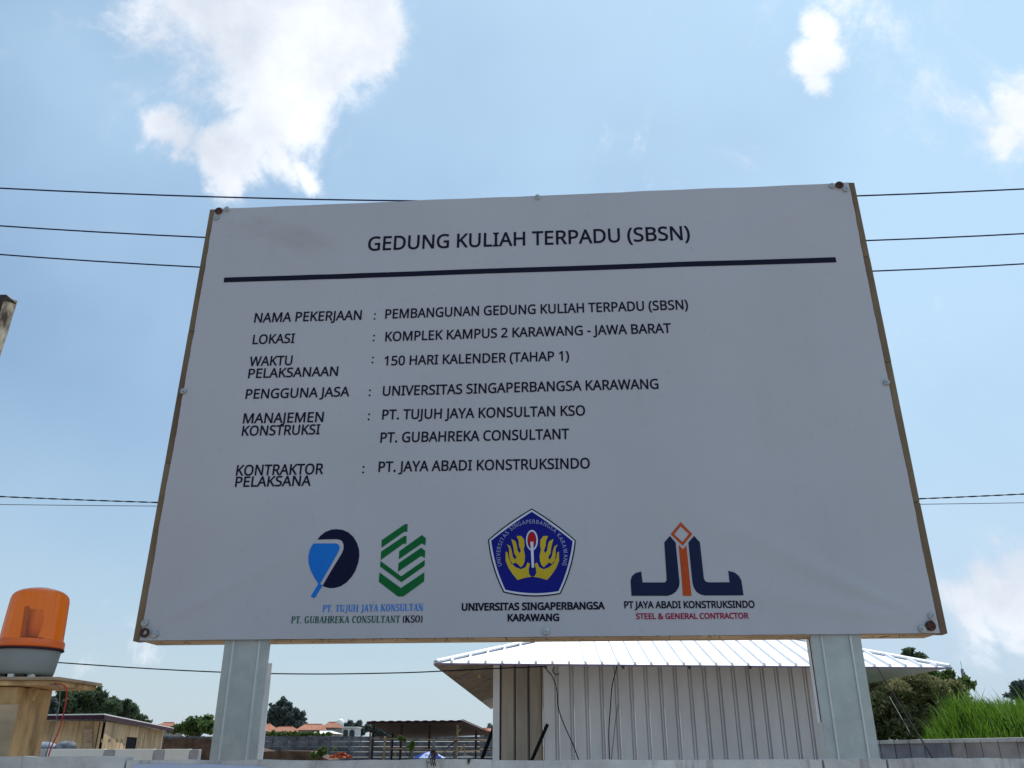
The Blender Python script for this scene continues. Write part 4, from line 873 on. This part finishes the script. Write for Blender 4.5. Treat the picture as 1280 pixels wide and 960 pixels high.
# ------------------------------------------------------------------ low fence on the right
fn = thing('panel_fence', (P(1190, 940, 13.5).x, 13.5, 0), 'low grey panel fence with a pale coping below the tall grass', 'fence')
J = [1086, 1100, 1118, 1136.5, 1155, 1177]
J2 = [1187, 1206, 1226, 1247.5, 1271, 1296, 1322, 1350, 1380]
def fY(px): return 14.4-1.9*(px-1100)/180
def fbrd(a, b_, m, y_off=0, top=928.5):
    tp_ = lambda px: 929.5-3*(px-1100)/180+.6
    q0 = P(a, tp_(a), fY(a)+y_off); q1 = P(b_, tp_(b_), fY(b_)+y_off)
    MB().prism([(q0.x+.006, q0.y, 0), (q1.x-.006, q1.y, 0), (q1.x-.006, q1.y, q1.z), (q0.x+.006, q0.y, q0.z)], (0, .05, 0)).build('fence_panel', m, fn, bevel=.004)
    c0 = P(a, tp_(a), fY(a)-.05); c1 = P(b_, tp_(b_), fY(b_)-.05); h = .055
    MB().prism([(c0.x+.006, c0.y, c0.z), (c1.x-.006, c1.y, c1.z), (c1.x-.006, c1.y, c1.z+h), (c0.x+.006, c0.y, c0.z+h)], (0, .18, 0)).build('coping_tile', M['light_concrete'], fn, bevel=.006)
M['fence_grey'] = mat('fence_grey', (.24, .24, .28), .85, var=.2, scale=2); M['fence_brown'] = mat('fence_brown_grey', (.33, .30, .30), .85, var=.2, scale=2)
for a, b_ in zip(J[:-1], J[1:]): fbrd(a, b_, M['fence_grey'])
fbrd(1177, 1187, M['fence_grey'], -.03)
for a, b_ in zip(J2[:-1], J2[1:]): fbrd(a, b_, M['fence_brown'])

# ------------------------------------------------------------------ vegetation
def leaves(centres, radii, n, size, rng=rng, flat=1.0):
    """n small leaf quads spread through clumps"""
    C_ = np.array(centres); R_ = np.array(radii); w_ = R_.prod(axis=1)**.67; idx = rng.choice(len(C_), n, p=w_/w_.sum())
    d_ = rng.normal(size=(n, 3)); d_ /= np.linalg.norm(d_, axis=1)[:, None]; rad = rng.random(n)**.42
    rad *= 1+.18*np.sin(d_[:, 0]*9+idx)*np.cos(d_[:, 2]*7)
    p = C_[idx]+d_*rad[:, None]*R_[idx]
    a = rng.normal(size=(n, 3)); a /= np.linalg.norm(a, axis=1)[:, None]; b_ = rng.normal(size=(n, 3)); b_ -= (a*b_).sum(1)[:, None]*a; b_ /= np.linalg.norm(b_, axis=1)[:, None]
    a[:, 2] *= flat; s_ = size*(.6+.8*rng.random(n))[:, None]
    v = np.stack([p-a*s_, p-b_*s_*.45, p+a*s_, p+b_*s_*.45], 1).reshape(-1, 3)
    return v, np.arange(n*4).reshape(n, 4)
def npmesh(name, v, f, m, parent=None):
    off = np.array(parent.location) if parent else np.zeros(3)
    me = bpy.data.meshes.new(name); me.from_pydata((v-off).tolist(), [], f.tolist()); me.materials.append(m)
    o = bpy.data.objects.new(name, me); COL.objects.link(o); o.parent = parent; return o
def tree(name, px, Y, top, blobs, n, leaf, m, label, cat='tree', trunk=.2, group=None, m2=None, n2=0):
    """blobs: crown clumps as (px, py, radius in px); top ignored for the trunk which rises to the crown's middle"""
    k_ = Y/1134.; base_ = P(px, 932, Y); root_ = thing(name, (base_.x, Y, 0), label, cat, group)
    cs, rs = [], []
    for bx_, by_, br in blobs:
        c = P(bx_, by_, Y); R0 = br*k_
        for q in range(7):
            o_ = rng.normal(size=3)*R0*.45; cs.append((c.x+o_[0], c.y+o_[1], c.z+o_[2]*.8)); r_ = R0*(.35+.3*rng.random()); rs.append((r_, r_, r_*.75))
        cs.append((c.x, c.y, c.z)); rs.append((R0*.7, R0*.7, R0*.6))
    v, f = leaves(cs, rs, n, leaf); npmesh('crown', v, f, m, root_)
    if n2:
        v, f = leaves(cs, [tuple(x*1.08 for x in r_) for r_ in rs], n2, leaf*1.5); npmesh('fleck_leaves', v, f, m2, root_)
    mid = max(.8, sum(c[2] for c in cs)/len(cs)); b = MB()
    b.tube([(base_.x, Y, 0), (base_.x+.05*mid, Y, mid*.5), (base_.x, Y, mid)], trunk, 7, trunk*.45)
    for q in range(min(7, len(cs))):
        c = cs[(q*5) % len(cs)]; b.tube([(base_.x, Y, mid*.55), ((base_.x+c[0])/2, (Y+c[1])/2, mid*.8), c], trunk*.35, 5, trunk*.12)
    b.build('trunk', M['bark'], root_); return root_
# right-hand side
tree('flowering_bush', 1140, 24, 0, [(1105, 880, 30), (1135, 868, 34), (1165, 872, 30), (1120, 905, 34), (1155, 905, 36), (1095, 912, 22), (1180, 905, 30), (1190, 870, 18), (1100, 865, 18), (1085, 850, 20), (1090, 890, 25)], 52000, .045, M['leaf_bush'],
     'broad olive bush with pale brownish tips and sunlit flecks right of the metal shed', 'bush', .09, None, M['leaf_fleck'], 7000)
tree('leafy_tree', 1185, 29, 0, [(1170, 855, 16), (1188, 858, 17), (1196, 872, 18), (1160, 848, 12), (1205, 885, 15), (1182, 843, 7)], 5200, .13, M['leaf_green'], 'green leafy tree rising behind the olive bush', 'tree', .1)
tree('leafy_tree', 1136, 46, 0, [(1136, 822, 10), (1128, 828, 10), (1146, 828, 9), (1137, 814, 5), (1150, 834, 8)], 1500, .2, M['leaf_dark'], 'dark treetop peeping over the right end of the shed roof', 'tree', .2)
tree('leafy_tree', 1284, 60, 0, [(1272, 860, 8), (1286, 858, 12), (1270, 870, 8), (1284, 876, 12), (1302, 862, 16)], 2600, .2, M['leaf_hazed'], 'dark bushy tree beyond the grass at the right edge', 'tree', .2)
# bank of tall grass
mound = MB(); gx = np.linspace(6.2, 16, 40); gy = np.linspace(15.2, 30, 24)
def mz(x, y):
    u = x/y*18
    return max(0, 1.72*min(1, max(0, (u-7.6)/1.35))**.75*min(1, (y-15.0)/1.6) + .12*math.sin(x*2.1)*math.cos(y*1.3)*min(1, max(0, u-7.2)) + .07*max(0, u-8))
vs = [(x, y, mz(x, y)) for y in gy for x in gx]; k = len(gx)
mound.add(vs, [(j*k+i, j*k+i+1, (j+1)*k+i+1, (j+1)*k+i) for j in range(len(gy)-1) for i in range(k-1)])
tag(mound.build('grass_bank', M['grass'], smooth=True), kind='structure')
def blades(n, m, name, h0, h1, w_, seed, kindlabel):
    r_ = np.random.default_rng(seed); vs = []; fs = []; c_ = 0
    while c_ < n:
        y = 15.4+8.5*r_.random()**1.6; x = r_.uniform(6.3, 15.5)*1.0; z = mz(x, y)
        if z < .3: continue
        hh = (h0+(h1-h0)*r_.random()**1.5)*min(1, z/1.2); a = r_.uniform(0, 2*PI); ln = r_.uniform(.05, .42)*hh; lx, ly = ln*math.cos(a)-.15*hh, ln*math.sin(a)
        wx = w_*(.6+.8*r_.random()); o = len(vs); ca = r_.uniform(-.6, .6); dx, dy = wx*math.cos(ca), wx*math.sin(ca)
        for t in (0, .4, .75):
            ww = 1-t*.5; cx_ = x+lx*t*t; cy_ = y+ly*t*t; cz = z+hh*(t-.12*t*t); vs += [(cx_-dx*ww, cy_-dy*ww, cz), (cx_+dx*ww, cy_+dy*ww, cz)]
        vs.append((x+lx, y+ly, z+hh*.86)); fs += [(o, o+1, o+3, o+2), (o+2, o+3, o+5, o+4), (o+4, o+5, o+6)]; c_ += 1
    b = MB(); b.add(vs, fs); return tag(b.build(name, m), kindlabel, 'grass', kind='stuff')
blades(26000, M['grass'], 'tall_grass', .35, .80, .012, 3, 'bright green tall grass covering the bank above the low fence')
blades(1500, M['grass_pale'], 'tall_grass', .5, 1.15, .008, 5, 'pale green grass stalks standing above the rest of the bank')
# left-hand trees
T = 'row of trees behind the plywood hut'
tree('broad_tree', 105, 95, 0, [(70, 886, 16), (92, 878, 18), (112, 874, 16), (128, 882, 14), (104, 890, 18), (60, 892, 10), (125, 870, 7)], 5200, .33, M['leaf_green'], 'broad green tree behind the plywood hut, its crown catching the light', 'tree', .3, T, M['leaf_dark'], 4200)
tree('broad_tree', 148, 105, 0, [(138, 882, 11), (150, 886, 12), (157, 881, 7), (144, 893, 12), (166, 890, 9)], 3600, .33, M['leaf_dark'], 'dark tree with a jagged crown above the bend of the hut roof', 'tree', .3, T)
tree('broad_tree', 174, 110, 0, [(170, 897, 8), (178, 896, 5), (163, 900, 9), (184, 903, 4)], 900, .3, M['leaf_dark'], 'thin low tree at the right end of the tree row by the hut', 'tree', .25, T)
tree('broad_tree', 62, 90, 0, [(60, 888, 9), (56, 899, 10), (66, 878, 7), (48, 890, 9)], 1700, .3, M['leaf_hazed'], 'sparse hazy tree showing beside the plywood box', 'tree', .25, T)
tree('round_tree', 240, 120, 0, [(232, 908, 11), (248, 905, 12), (262, 908, 12), (218, 912, 8), (275, 908, 10), (240, 914, 10)], 4200, .3, M['leaf_green'], 'bright green rounded trees between the hut and the left post', 'tree', .3)
tier = [(355, 877, 5), (351, 881, 6), (360, 881, 5), (346, 887, 8), (362, 889, 8), (341, 893, 9), (356, 895, 12), (370, 893, 9), (348, 903, 13), (366, 903, 12), (333, 905, 8), (377, 897, 6), (340, 912, 10), (360, 912, 12)]
tree('layered_tree', 356, 190, 0, tier, 6500, .42, M['leaf_hazed'], 'tall dark tree with layered branches right of the left post', 'tree', .4)
tree('far_tree', 326, 200, 0, [(330, 903, 8), (334, 911, 7), (322, 908, 8)], 900, .4, M['leaf_dark'], 'dark tree partly hidden by the edge of the left post', 'tree', .3)
tree('far_tree', 437, 300, 0, [(435, 906, 5), (441, 908, 4), (431, 908, 3)], 500, .7, M['leaf_hazed'], 'hazy round tree just right of the white dome', 'tree', .4)
tree('far_tree', 449, 300, 0, [(449, 904, 4.5), (449, 911, 5), (450, 917, 5)], 700, .7, M['leaf_hazed'], 'narrow dark upright tree between the dome and the open shed', 'tree', .4)
tree('far_tree', 462, 300, 0, [(460, 910, 6), (468, 912, 6), (475, 915, 7), (484, 917, 7), (495, 918, 6)], 1500, .7, M['leaf_hazed'], 'long hazy tree clump behind the left end of the open shed', 'tree', .4)
tree('far_tree', 611, 300, 0, [(611, 909, 4), (614, 913, 5), (604, 917, 4)], 300, .7, M['leaf_hazed'], 'small hazy tree beside the corner of the metal shed', 'tree', .4)
tree('garden_shrub', 402, 62, 0, [(401, 940, 5), (406, 937, 4), (398, 944, 5), (392, 944, 4), (419, 936, 2)], 900, .12, M['leaf_green'], 'small yellow-green shrub in front of the dark panel wall', 'bush', .04)
tree('garden_shrub', 512, 52, 0, [(513, 932, 3.5), (516, 929, 2.5), (506, 924, 3), (500, 923, 2.5), (514, 936, 2)], 500, .12, M['leaf_green'], 'bright green shrub growing up in front of the open shed', 'bush', .04)

tree('hedge', 365, 125, 0, [(320+i*7, 917.5+1.2*math.sin(i*1.7), 3.6) for i in range(14)], 2600, .2, M['leaf_green'], 'low green hedge running along behind the dark panel wall under the houses', 'hedge', .08)
# ------------------------------------------------------------------ plywood hut on the left
hA, hB, hC = P(44, 897, 30), P(130, 895.5, 30), P(205, 912, 52)
hut = thing('plywood_hut', (hB.x, 31, 0), 'low site hut of patched plywood sheets under a dark thin roof', 'hut')
def wallrun(A_, B_, za, zb, cuts, gap=None):
    for i, (a, b_) in enumerate(zip(cuts[:-1], cuts[1:])):
        if gap and i in gap: continue
        p, q = A_.lerp(B_, a), A_.lerp(B_, b_); e_ = (B_-A_).normalized()*.006; zp = za+(zb-za)*a; zq = za+(zb-za)*b_; off_ = Vector((0, -random.choice((0, .006)), 0))
        MB().prism([Vector((p.x, p.y, 0))+e_+off_, Vector((q.x, q.y, 0))-e_+off_, Vector((q.x, q.y, zq))-e_+off_, Vector((p.x, p.y, zp))+e_+off_], (0, .03, 0)).build('plywood_sheet', M['ply_far'], hut)
zl = P(90, 901.5, 30).z; zr = P(130, 901.5, 30).z; zc = P(205, 913.5, 52).z
A_ = Vector((P(46, 900, 30).x, 30, 0)); B_ = Vector((hB.x, 30, 0)); C_ = Vector((hC.x, 52, 0))
def cutpx(A_, B_, pxs):
    out = []
    for px in pxs:
        r = ray(px, 915); best = min((abs((A_.lerp(B_, t/2000)).x/(A_.lerp(B_, t/2000)).y - r.x/r.y), t/2000) for t in range(2001)); out.append(best[1])
    return out
nR = Vector(((C_-B_).y, -(C_-B_).x, 0)).normalized(); nR = nR if nR.x > 0 else -nR   # outward side of the receding wall
wallrun(A_, B_, zl, zr, cutpx(A_, B_, [46, 78, 97, 104.5, 115, 129.8]))
wallrun(B_, C_, zr, zc, cutpx(B_, C_, [130.2, 146, 159.5, 172.5, 177, 204.5]), gap=(2,))
t0, t1 = cutpx(B_, C_, [159.5, 172.5]); p, q = B_.lerp(C_, t0), B_.lerp(C_, t1); z0_ = P(165, 921, p.y).z
MB().prism([(p.x, p.y, z0_), (q.x, q.y, z0_), (q.x, q.y, zr+(zc-zr)*t1), (p.x, p.y, zr+(zc-zr)*t0)], (0, .03, 0)).build('plywood_sheet', M['ply_far'], hut)
MB().prism([Vector(w)-nR*.03 for w in ((p.x, p.y, 0), (q.x, q.y, 0), (q.x, q.y, z0_), (p.x, p.y, z0_))], nR*-.02).build('doorway_interior', M['black'], hut)
pp = P(84.5, 912, 29.9); MB().prism([P(104.5, 910.5, 29.9), P(115, 911, 29.9), P(115, 948, 29.9), P(104.5, 948, 29.9)], (0, .03, 0)).build('pale_board', M['fresh_wood'], hut)
# a dark studwork lining closes the joints from behind
for p_, q_, za_, zb_, w_ in ((A_, B_, zl, zr, Vector((0, .06, 0))), (B_, C_, zr, zc, nR*-.08)):
    MB().prism([Vector((p_.x, p_.y, 0))+w_, Vector((q_.x, q_.y, 0))+w_, Vector((q_.x, q_.y, zb_-.02))+w_, Vector((p_.x, p_.y, za_-.02))+w_], w_*.3).build('lining', M['brown_under'], hut)
e0, e1, e2_ = P(40, 894.6, 29.4), P(130, 893.4, 29.4), P(208, 910.6, 52)+nR*.4
th = Vector((0, 0, -.12)); back_ = Vector((-3, 5, -.5))
MB().prism([e0, e1, e1+back_, e0+back_], (0, 0, .035)).build('roof', M['white_panel'], hut)
MB().prism([e1, e2_, e2_-nR*5+Vector((0, 0, -.9)), e1+back_], (0, 0, .035)).build('roof', M['white_panel'], hut)
MB().prism([e0+th*1.1, e1+th*1.1, e1-Vector((0, 0, .004)), e0-Vector((0, 0, .004))], (0, .05, 0)).build('fascia', M['dark_red'], hut)
MB().prism([e1+th, e2_+th*1.6, e2_-Vector((0, 0, .004)), e1-Vector((0, 0, .004))], (0, .05, 0)).build('fascia', M['dark_red'], hut)
lt = P(177, 926, 44); MB().prism([P(172.5, 923.6, 42.5), P(178, 924, 43.5), P(177.6, 927.5, 43.5), P(172.5, 927, 42.5)], (0, .1, 0)).build('sign_plate', M['white_panel'], hut)
for px in (127.5, 136.5, 146, 152.5):
    q = P(px, 926, 29.6); MB().box((q.x-.03, q.y, q.z-.05), (q.x+.03, q.y+.05, q.z+.05)).build('nail_plate', M['ply_far'], hut)

# ------------------------------------------------------------------ far precast wall
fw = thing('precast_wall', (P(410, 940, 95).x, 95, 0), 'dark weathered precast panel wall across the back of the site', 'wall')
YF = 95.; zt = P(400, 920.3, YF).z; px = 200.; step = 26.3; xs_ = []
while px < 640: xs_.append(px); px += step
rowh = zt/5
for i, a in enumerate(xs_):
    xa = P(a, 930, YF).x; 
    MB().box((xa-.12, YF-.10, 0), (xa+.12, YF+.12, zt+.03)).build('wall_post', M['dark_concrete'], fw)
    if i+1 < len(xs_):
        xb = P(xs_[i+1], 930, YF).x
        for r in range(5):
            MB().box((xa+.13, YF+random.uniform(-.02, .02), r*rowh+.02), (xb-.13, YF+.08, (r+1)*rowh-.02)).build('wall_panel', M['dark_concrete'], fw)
# earth bank and orange pile before it
M['earth'] = mat('brown_earth', (.10, .055, .035), .95, var=.3, scale=1)
b = MB(); 
for px, top in ((330, 939.5), (350, 938.5), (375, 938.2), (388, 939), (398, 943), (410, 947)): pass
pts = [P(px_, top_, 70) for px_, top_ in ((205, 923.5), (240, 922.5), (262, 923), (300, 932), (330, 939.5), (350, 938.5), (388, 939), (400, 945), (412, 950))]
b.prism([(pts[0].x, 70, 0)] + [(p.x, 70, max(.0, p.z)) for p in pts][::1] + [(pts[-1].x, 70, 0)], (0, 4, 0)); tag(b.build('earth_bank', M['earth']), kind='structure')
op = MB(); 
for i in range(70):
    q = P(random.uniform(414, 438), 946, 60)+Vector((0, random.uniform(-.4, .4), 0)); q.z = P(426, 946.5-5*math.cos((640*q.x/q.y*0)), 60).z
    u = random.uniform(-1, 1); q = P(426+12*u, 947.5-5.5*(1-u*u)*random.random(), 60+random.uniform(-.4, .4))
    rr = random.uniform(.06, .14); a = random.uniform(0, PI); op.prism([q+Vector((math.cos(a+t)*rr*1.6, math.sin(a+t)*rr, random.uniform(-.04, .05))) for t in (0, 1.6, 3.1, 4.7)], (0, 0, .06))
tag(op.build('orange_brick_heap', M['orange']), 'heap of bright orange rubble at the foot of the dark wall', 'rubble', kind='stuff')

# ------------------------------------------------------------------ open pole shed
ps = thing('pole_shed', (P(530, 932, 62).x, 62, 0), 'open pole shed with a dark red low roof and bamboo posts', 'shed')
q = [P(459, 904.2, 58), P(577, 903.2, 58), P(615, 919, 74), P(500, 922.5, 74)]
b = MB(); b.prism(q, (0, 0, .05)); b.build('roof', M['brown_under'], ps)
n_ = 22
for i in range(n_):     # corrugated sheet edges along the front
    a, c = q[0].lerp(q[1], i/n_), q[0].lerp(q[1], (i+1)/n_); d0_, d1_ = q[3].lerp(q[2], i/n_), q[3].lerp(q[2], (i+1)/n_)
    zz = Vector((0, 0, .06+.03*(i % 2))); MB().prism([a+zz-Vector((0, .15, 0)), c+zz-Vector((.01, .15, 0)), d1_+zz-Vector((.01, 0, 0)), d0_+zz], (0, 0, .06)).build('roof_sheet', M['dark_red'], ps)
b = MB(); b.prism([q[1]+Vector((0, -.1, .16)), q[2]+Vector((0, 0, .16)), q[2]+Vector((.12, 0, .16)), q[1]+Vector((.12, -.1, .16))], (0, 0, .03)); b.build('verge_trim', M['tile'], ps)
for px_, tpy, Y0_, m_ in ((467, 907, 59, 'brown_under'), (502, 906, 59, 'brown_under'), (537, 906, 59, 'brown_under'), (571.5, 906, 59, 'bamboo'), (595, 914, 68, 'brown_under'), (491, 914, 68, 'brown_under'), (481, 920, 58, 'bamboo')):
    p = P(px_, tpy, Y0_); MB().tube([(p.x, Y0_, 0), (p.x+.02, Y0_, p.z)], .075, 6).build('pole', M[m_], ps)
def rail(x0, y0, x1, y1, Y0_, m_='bamboo', r=.035): MB().tube([P(x0, y0, Y0_), P(x1, y1, Y0_)], r, 5).build('rail', M[m_], ps)
rail(464, 923, 500, 923.5, 58.5); rail(500, 924, 610, 925, 58.8, r=.03); rail(480, 935.5, 540, 937, 58.3); rail(540, 938.5, 600, 938.5, 58.3); rail(571, 917, 576, 911, 58.7); rail(558, 936, 571, 925, 58.6, 'brown_under'); rail(573, 940, 582, 930, 58.4); rail(600, 936.5, 613, 936.5, 58.4)
rail(466, 920, 473, 909, 58.9, 'brown_under'); rail(494, 938, 494, 948, 58.3); rail(580, 930, 581, 946, 58.3); rail(475, 921, 500, 921.5, 73, 'brown_under', .05)

# parasol with blue and white panels, seen over the wall
pa = thing('parasol', (P(537, 945, 34).x, 34, 0), 'blue and white parasol just above the wall in front of the open shed', 'parasol')
c = P(537, 938.8, 34); R0 = P(557.5, 945, 34).x-P(537, 945, 34).x; dz = c.z-P(537, 947.5, 34).z
for i in range(8):
    a, a2 = 2*PI*(i+.25)/8, 2*PI*(i+1.25)/8; v0 = c; v1 = c+Vector((R0*math.cos(a), R0*math.sin(a), -dz)); v2 = c+Vector((R0*math.cos(a2), R0*math.sin(a2), -dz))
    m1, m2_ = c.lerp(v1, .55)+Vector((0, 0, .03)), c.lerp(v2, .55)+Vector((0, 0, .03))
    b = MB(); b.add([v0, m1, m2_, v1, v2], [(0, 1, 2), (1, 3, 4, 2)]); b.build('canopy_panel', M['tarp_white'] if i % 2 else M['tarp_blue'], pa)
MB().tube([(c.x, c.y, 0), (c.x, c.y, c.z+.06)], .02, 6).build('pole', M['dark_metal'], pa)
# dark bundle before the parasol
bd = MB(); cc = P(542, 942, 30); v, f = leaves([(cc.x, cc.y, cc.z), (cc.x-.03, cc.y, cc.z+.06), (cc.x+.06, cc.y, cc.z-.02)], [(.13, .1, .1), (.08, .08, .07), (.1, .08, .07)], 260, .03)
hb = thing('dry_plant', (cc.x, cc.y, 0), 'dark brown dried plant standing in front of the parasol', 'plant'); npmesh('dry_leaves', v, f, M['rust'], hb)
MB().tube([(cc.x, cc.y, 0), (cc.x, cc.y, cc.z)], .015, 6).build('stem', M['bark'], hb)

# ------------------------------------------------------------------ far houses
def house(x0, x1, yr, ye_, Y, hip, label, mr='tile', yb=None, wallm='house_wall', win=2):
    """ridge at pixel row yr, eave at ye_, gable or hip roof, ridge parallel to the picture"""
    A_, B_ = P(x0, ye_, Y), P(x1, ye_, Y); zr_ = P((x0+x1)/2, yr, Y+3).z; D_ = 6; w_ = B_.x-A_.x
    h = thing('house', ((A_.x+B_.x)/2, Y+D_/2, 0), label, 'house', 'tiled houses beyond the back wall')
    ins = w_*hip; e = .4
    v = [(A_.x-e, Y-e, A_.z), (B_.x+e, Y-e, A_.z), (B_.x+e, Y+D_+e, A_.z), (A_.x-e, Y+D_+e, A_.z), (A_.x+ins, Y+D_/2, zr_), (B_.x-ins, Y+D_/2, zr_)]
    b = MB(); b.add(v, [(0, 1, 5, 4), (2, 3, 4, 5), (3, 0, 4), (1, 2, 5), (3, 2, 1, 0)]); b.build('roof', M[mr], h)
    b = MB(); b.tube([v[4], v[5]], .12, 5); b.build('ridge_tiles', M[mr], h)
    MB().box((A_.x, Y, 0), (B_.x, Y+D_, A_.z-.01)).build('wall', M[wallm], h)
    for i in range(win):
        cx_ = A_.x+w_*(i+.5)/win; W_ = MB().box((cx_-.6, Y-.06, A_.z-1.7), (cx_+.6, Y-.01, A_.z-.5)).build('window', M['dome'], h)
        MB().box((cx_-.52, Y-.08, A_.z-1.62), (cx_+.52, Y-.062, A_.z-.58)).build('pane', M['glass'], W_)
    return h
house(338, 364, 908.5, 914.5, 150, .15, 'low house with a dull orange roof under the layered tree')
house(316, 338, 905, 914, 160, .3, 'brownish orange roofed house showing beside the left post')
house(373, 399, 905.5, 912.5, 150, .06, 'wider house with a bright orange tiled roof in the middle of the row')
house(403, 419, 903, 909.5, 155, .18, 'small orange hipped roof house left of the white dome')
house(388, 416, 914, 917, 130, .2, 'low lean-to house with a flat white roof in front of the others', 'white_panel', win=1)
house(190, 212, 903.5, 908.5, 140, .2, 'red roofed house behind the low end of the plywood hut', win=1)
house(600, 616, 910.5, 914.5, 170, .2, 'small red roofed house right of the open shed', win=1)
mq = thing('mosque', (P(432, 920, 240).x, 240, 0), 'pale grey prayer house with arched openings and a white dome', 'mosque')
a, b_ = P(419.5, 910, 240), P(445, 910, 240)
MB().box((a.x, 240, 0), (b_.x, 248, a.z)).build('wall', M['mosque'], mq)
MB().box((a.x-.25, 239.6, a.z), (b_.x+.25, 248.3, a.z+.35)).build('cornice', M['mosque'], mq)
for px_ in (424, 432, 440):
    q = P(px_, 915, 239.95); pts = [(q.x-.65, 239.9, q.z-2.2), (q.x+.65, 239.9, q.z-2.2), (q.x+.65, 239.9, q.z)] + [(q.x+.65*math.cos(t), 239.9, q.z+.6*math.sin(t)) for t in (.5, 1.0, 1.57, 2.1, 2.6)] + [(q.x-.65, 239.9, q.z)]
    MB().prism(pts, (0, .05, 0)).build('window', M['glass'], mq)
dc = P(425, 909, 243); rr = P(430, 905, 243).x-P(425, 905, 243).x
MB().lathe([(rr*.9, 0), (rr*.9, P(425, 904, 243).z-dc.z)], (dc.x, 243, dc.z), 20).build('drum', M['mosque'], mq)
z1_ = P(425, 904, 243).z; h_ = P(425, 898.3, 243).z-z1_
MB().lathe([(rr*math.cos(t)*(1.0 if t > .01 else .98), h_*math.sin(t)) for t in [i*PI/2/9.01 for i in range(10)]], (dc.x, 243, z1_), 24).build('dome', M['dome'], mq, smooth=True)
MB().tube([(dc.x, 243, z1_+h_), (dc.x, 243, z1_+h_+.7)], .07, 5).build('finial', M['dome'], mq)

# lattice mast far right
mt = thing('radio_mast', (P(1222, 932, 260).x, 260, 0), 'slender grey radio mast rising above the grass on the right', 'mast')
top_ = P(1218.5, 836, 260); bs = Vector((P(1222, 932, 260).x, 260, 0)); H = top_.z
M['mast'] = mat('mast_steel', (.12, .12, .14), .6)
for sx_, sy_ in ((-1, -1), (1, -1), (1, 1), (-1, 1)):
    MB().tube([(bs.x+sx_*.75, 260+sy_*.75, 0), (bs.x+sx_*.22, 260+sy_*.22, H)], .09, 5).build('leg', M['mast'], mt)
b = MB()
for i in range(24):
    z0, z1 = H*i/24, H*(i+1)/24; w0, w1 = .75-.53*i/24, .75-.53*(i+1)/24; s_ = 1 if i % 2 else -1
    for sy_ in (-1, 1): b.tube([(bs.x-s_*w0, 260+sy_*w0, z0), (bs.x+s_*w1, 260+sy_*w1, z1)], .05, 4)
b.build('lattice', M['mast'], mt)
for dx, zz in ((-.75, -.6), (.7, -1.0), (-.7, -3.2), (.75, -3.8)):
    MB().box((bs.x+dx*.6-.12, 259.6, H+zz-1.4), (bs.x+dx*.6+.12, 259.9, H+zz)).build('antenna', M['mast'], mt)
MB().tube([(bs.x, 260, H), (bs.x, 260, H+2.2)], .06, 5).build('lightning_rod', M['mast'], mt)
print('objects', len(bpy.data.objects))
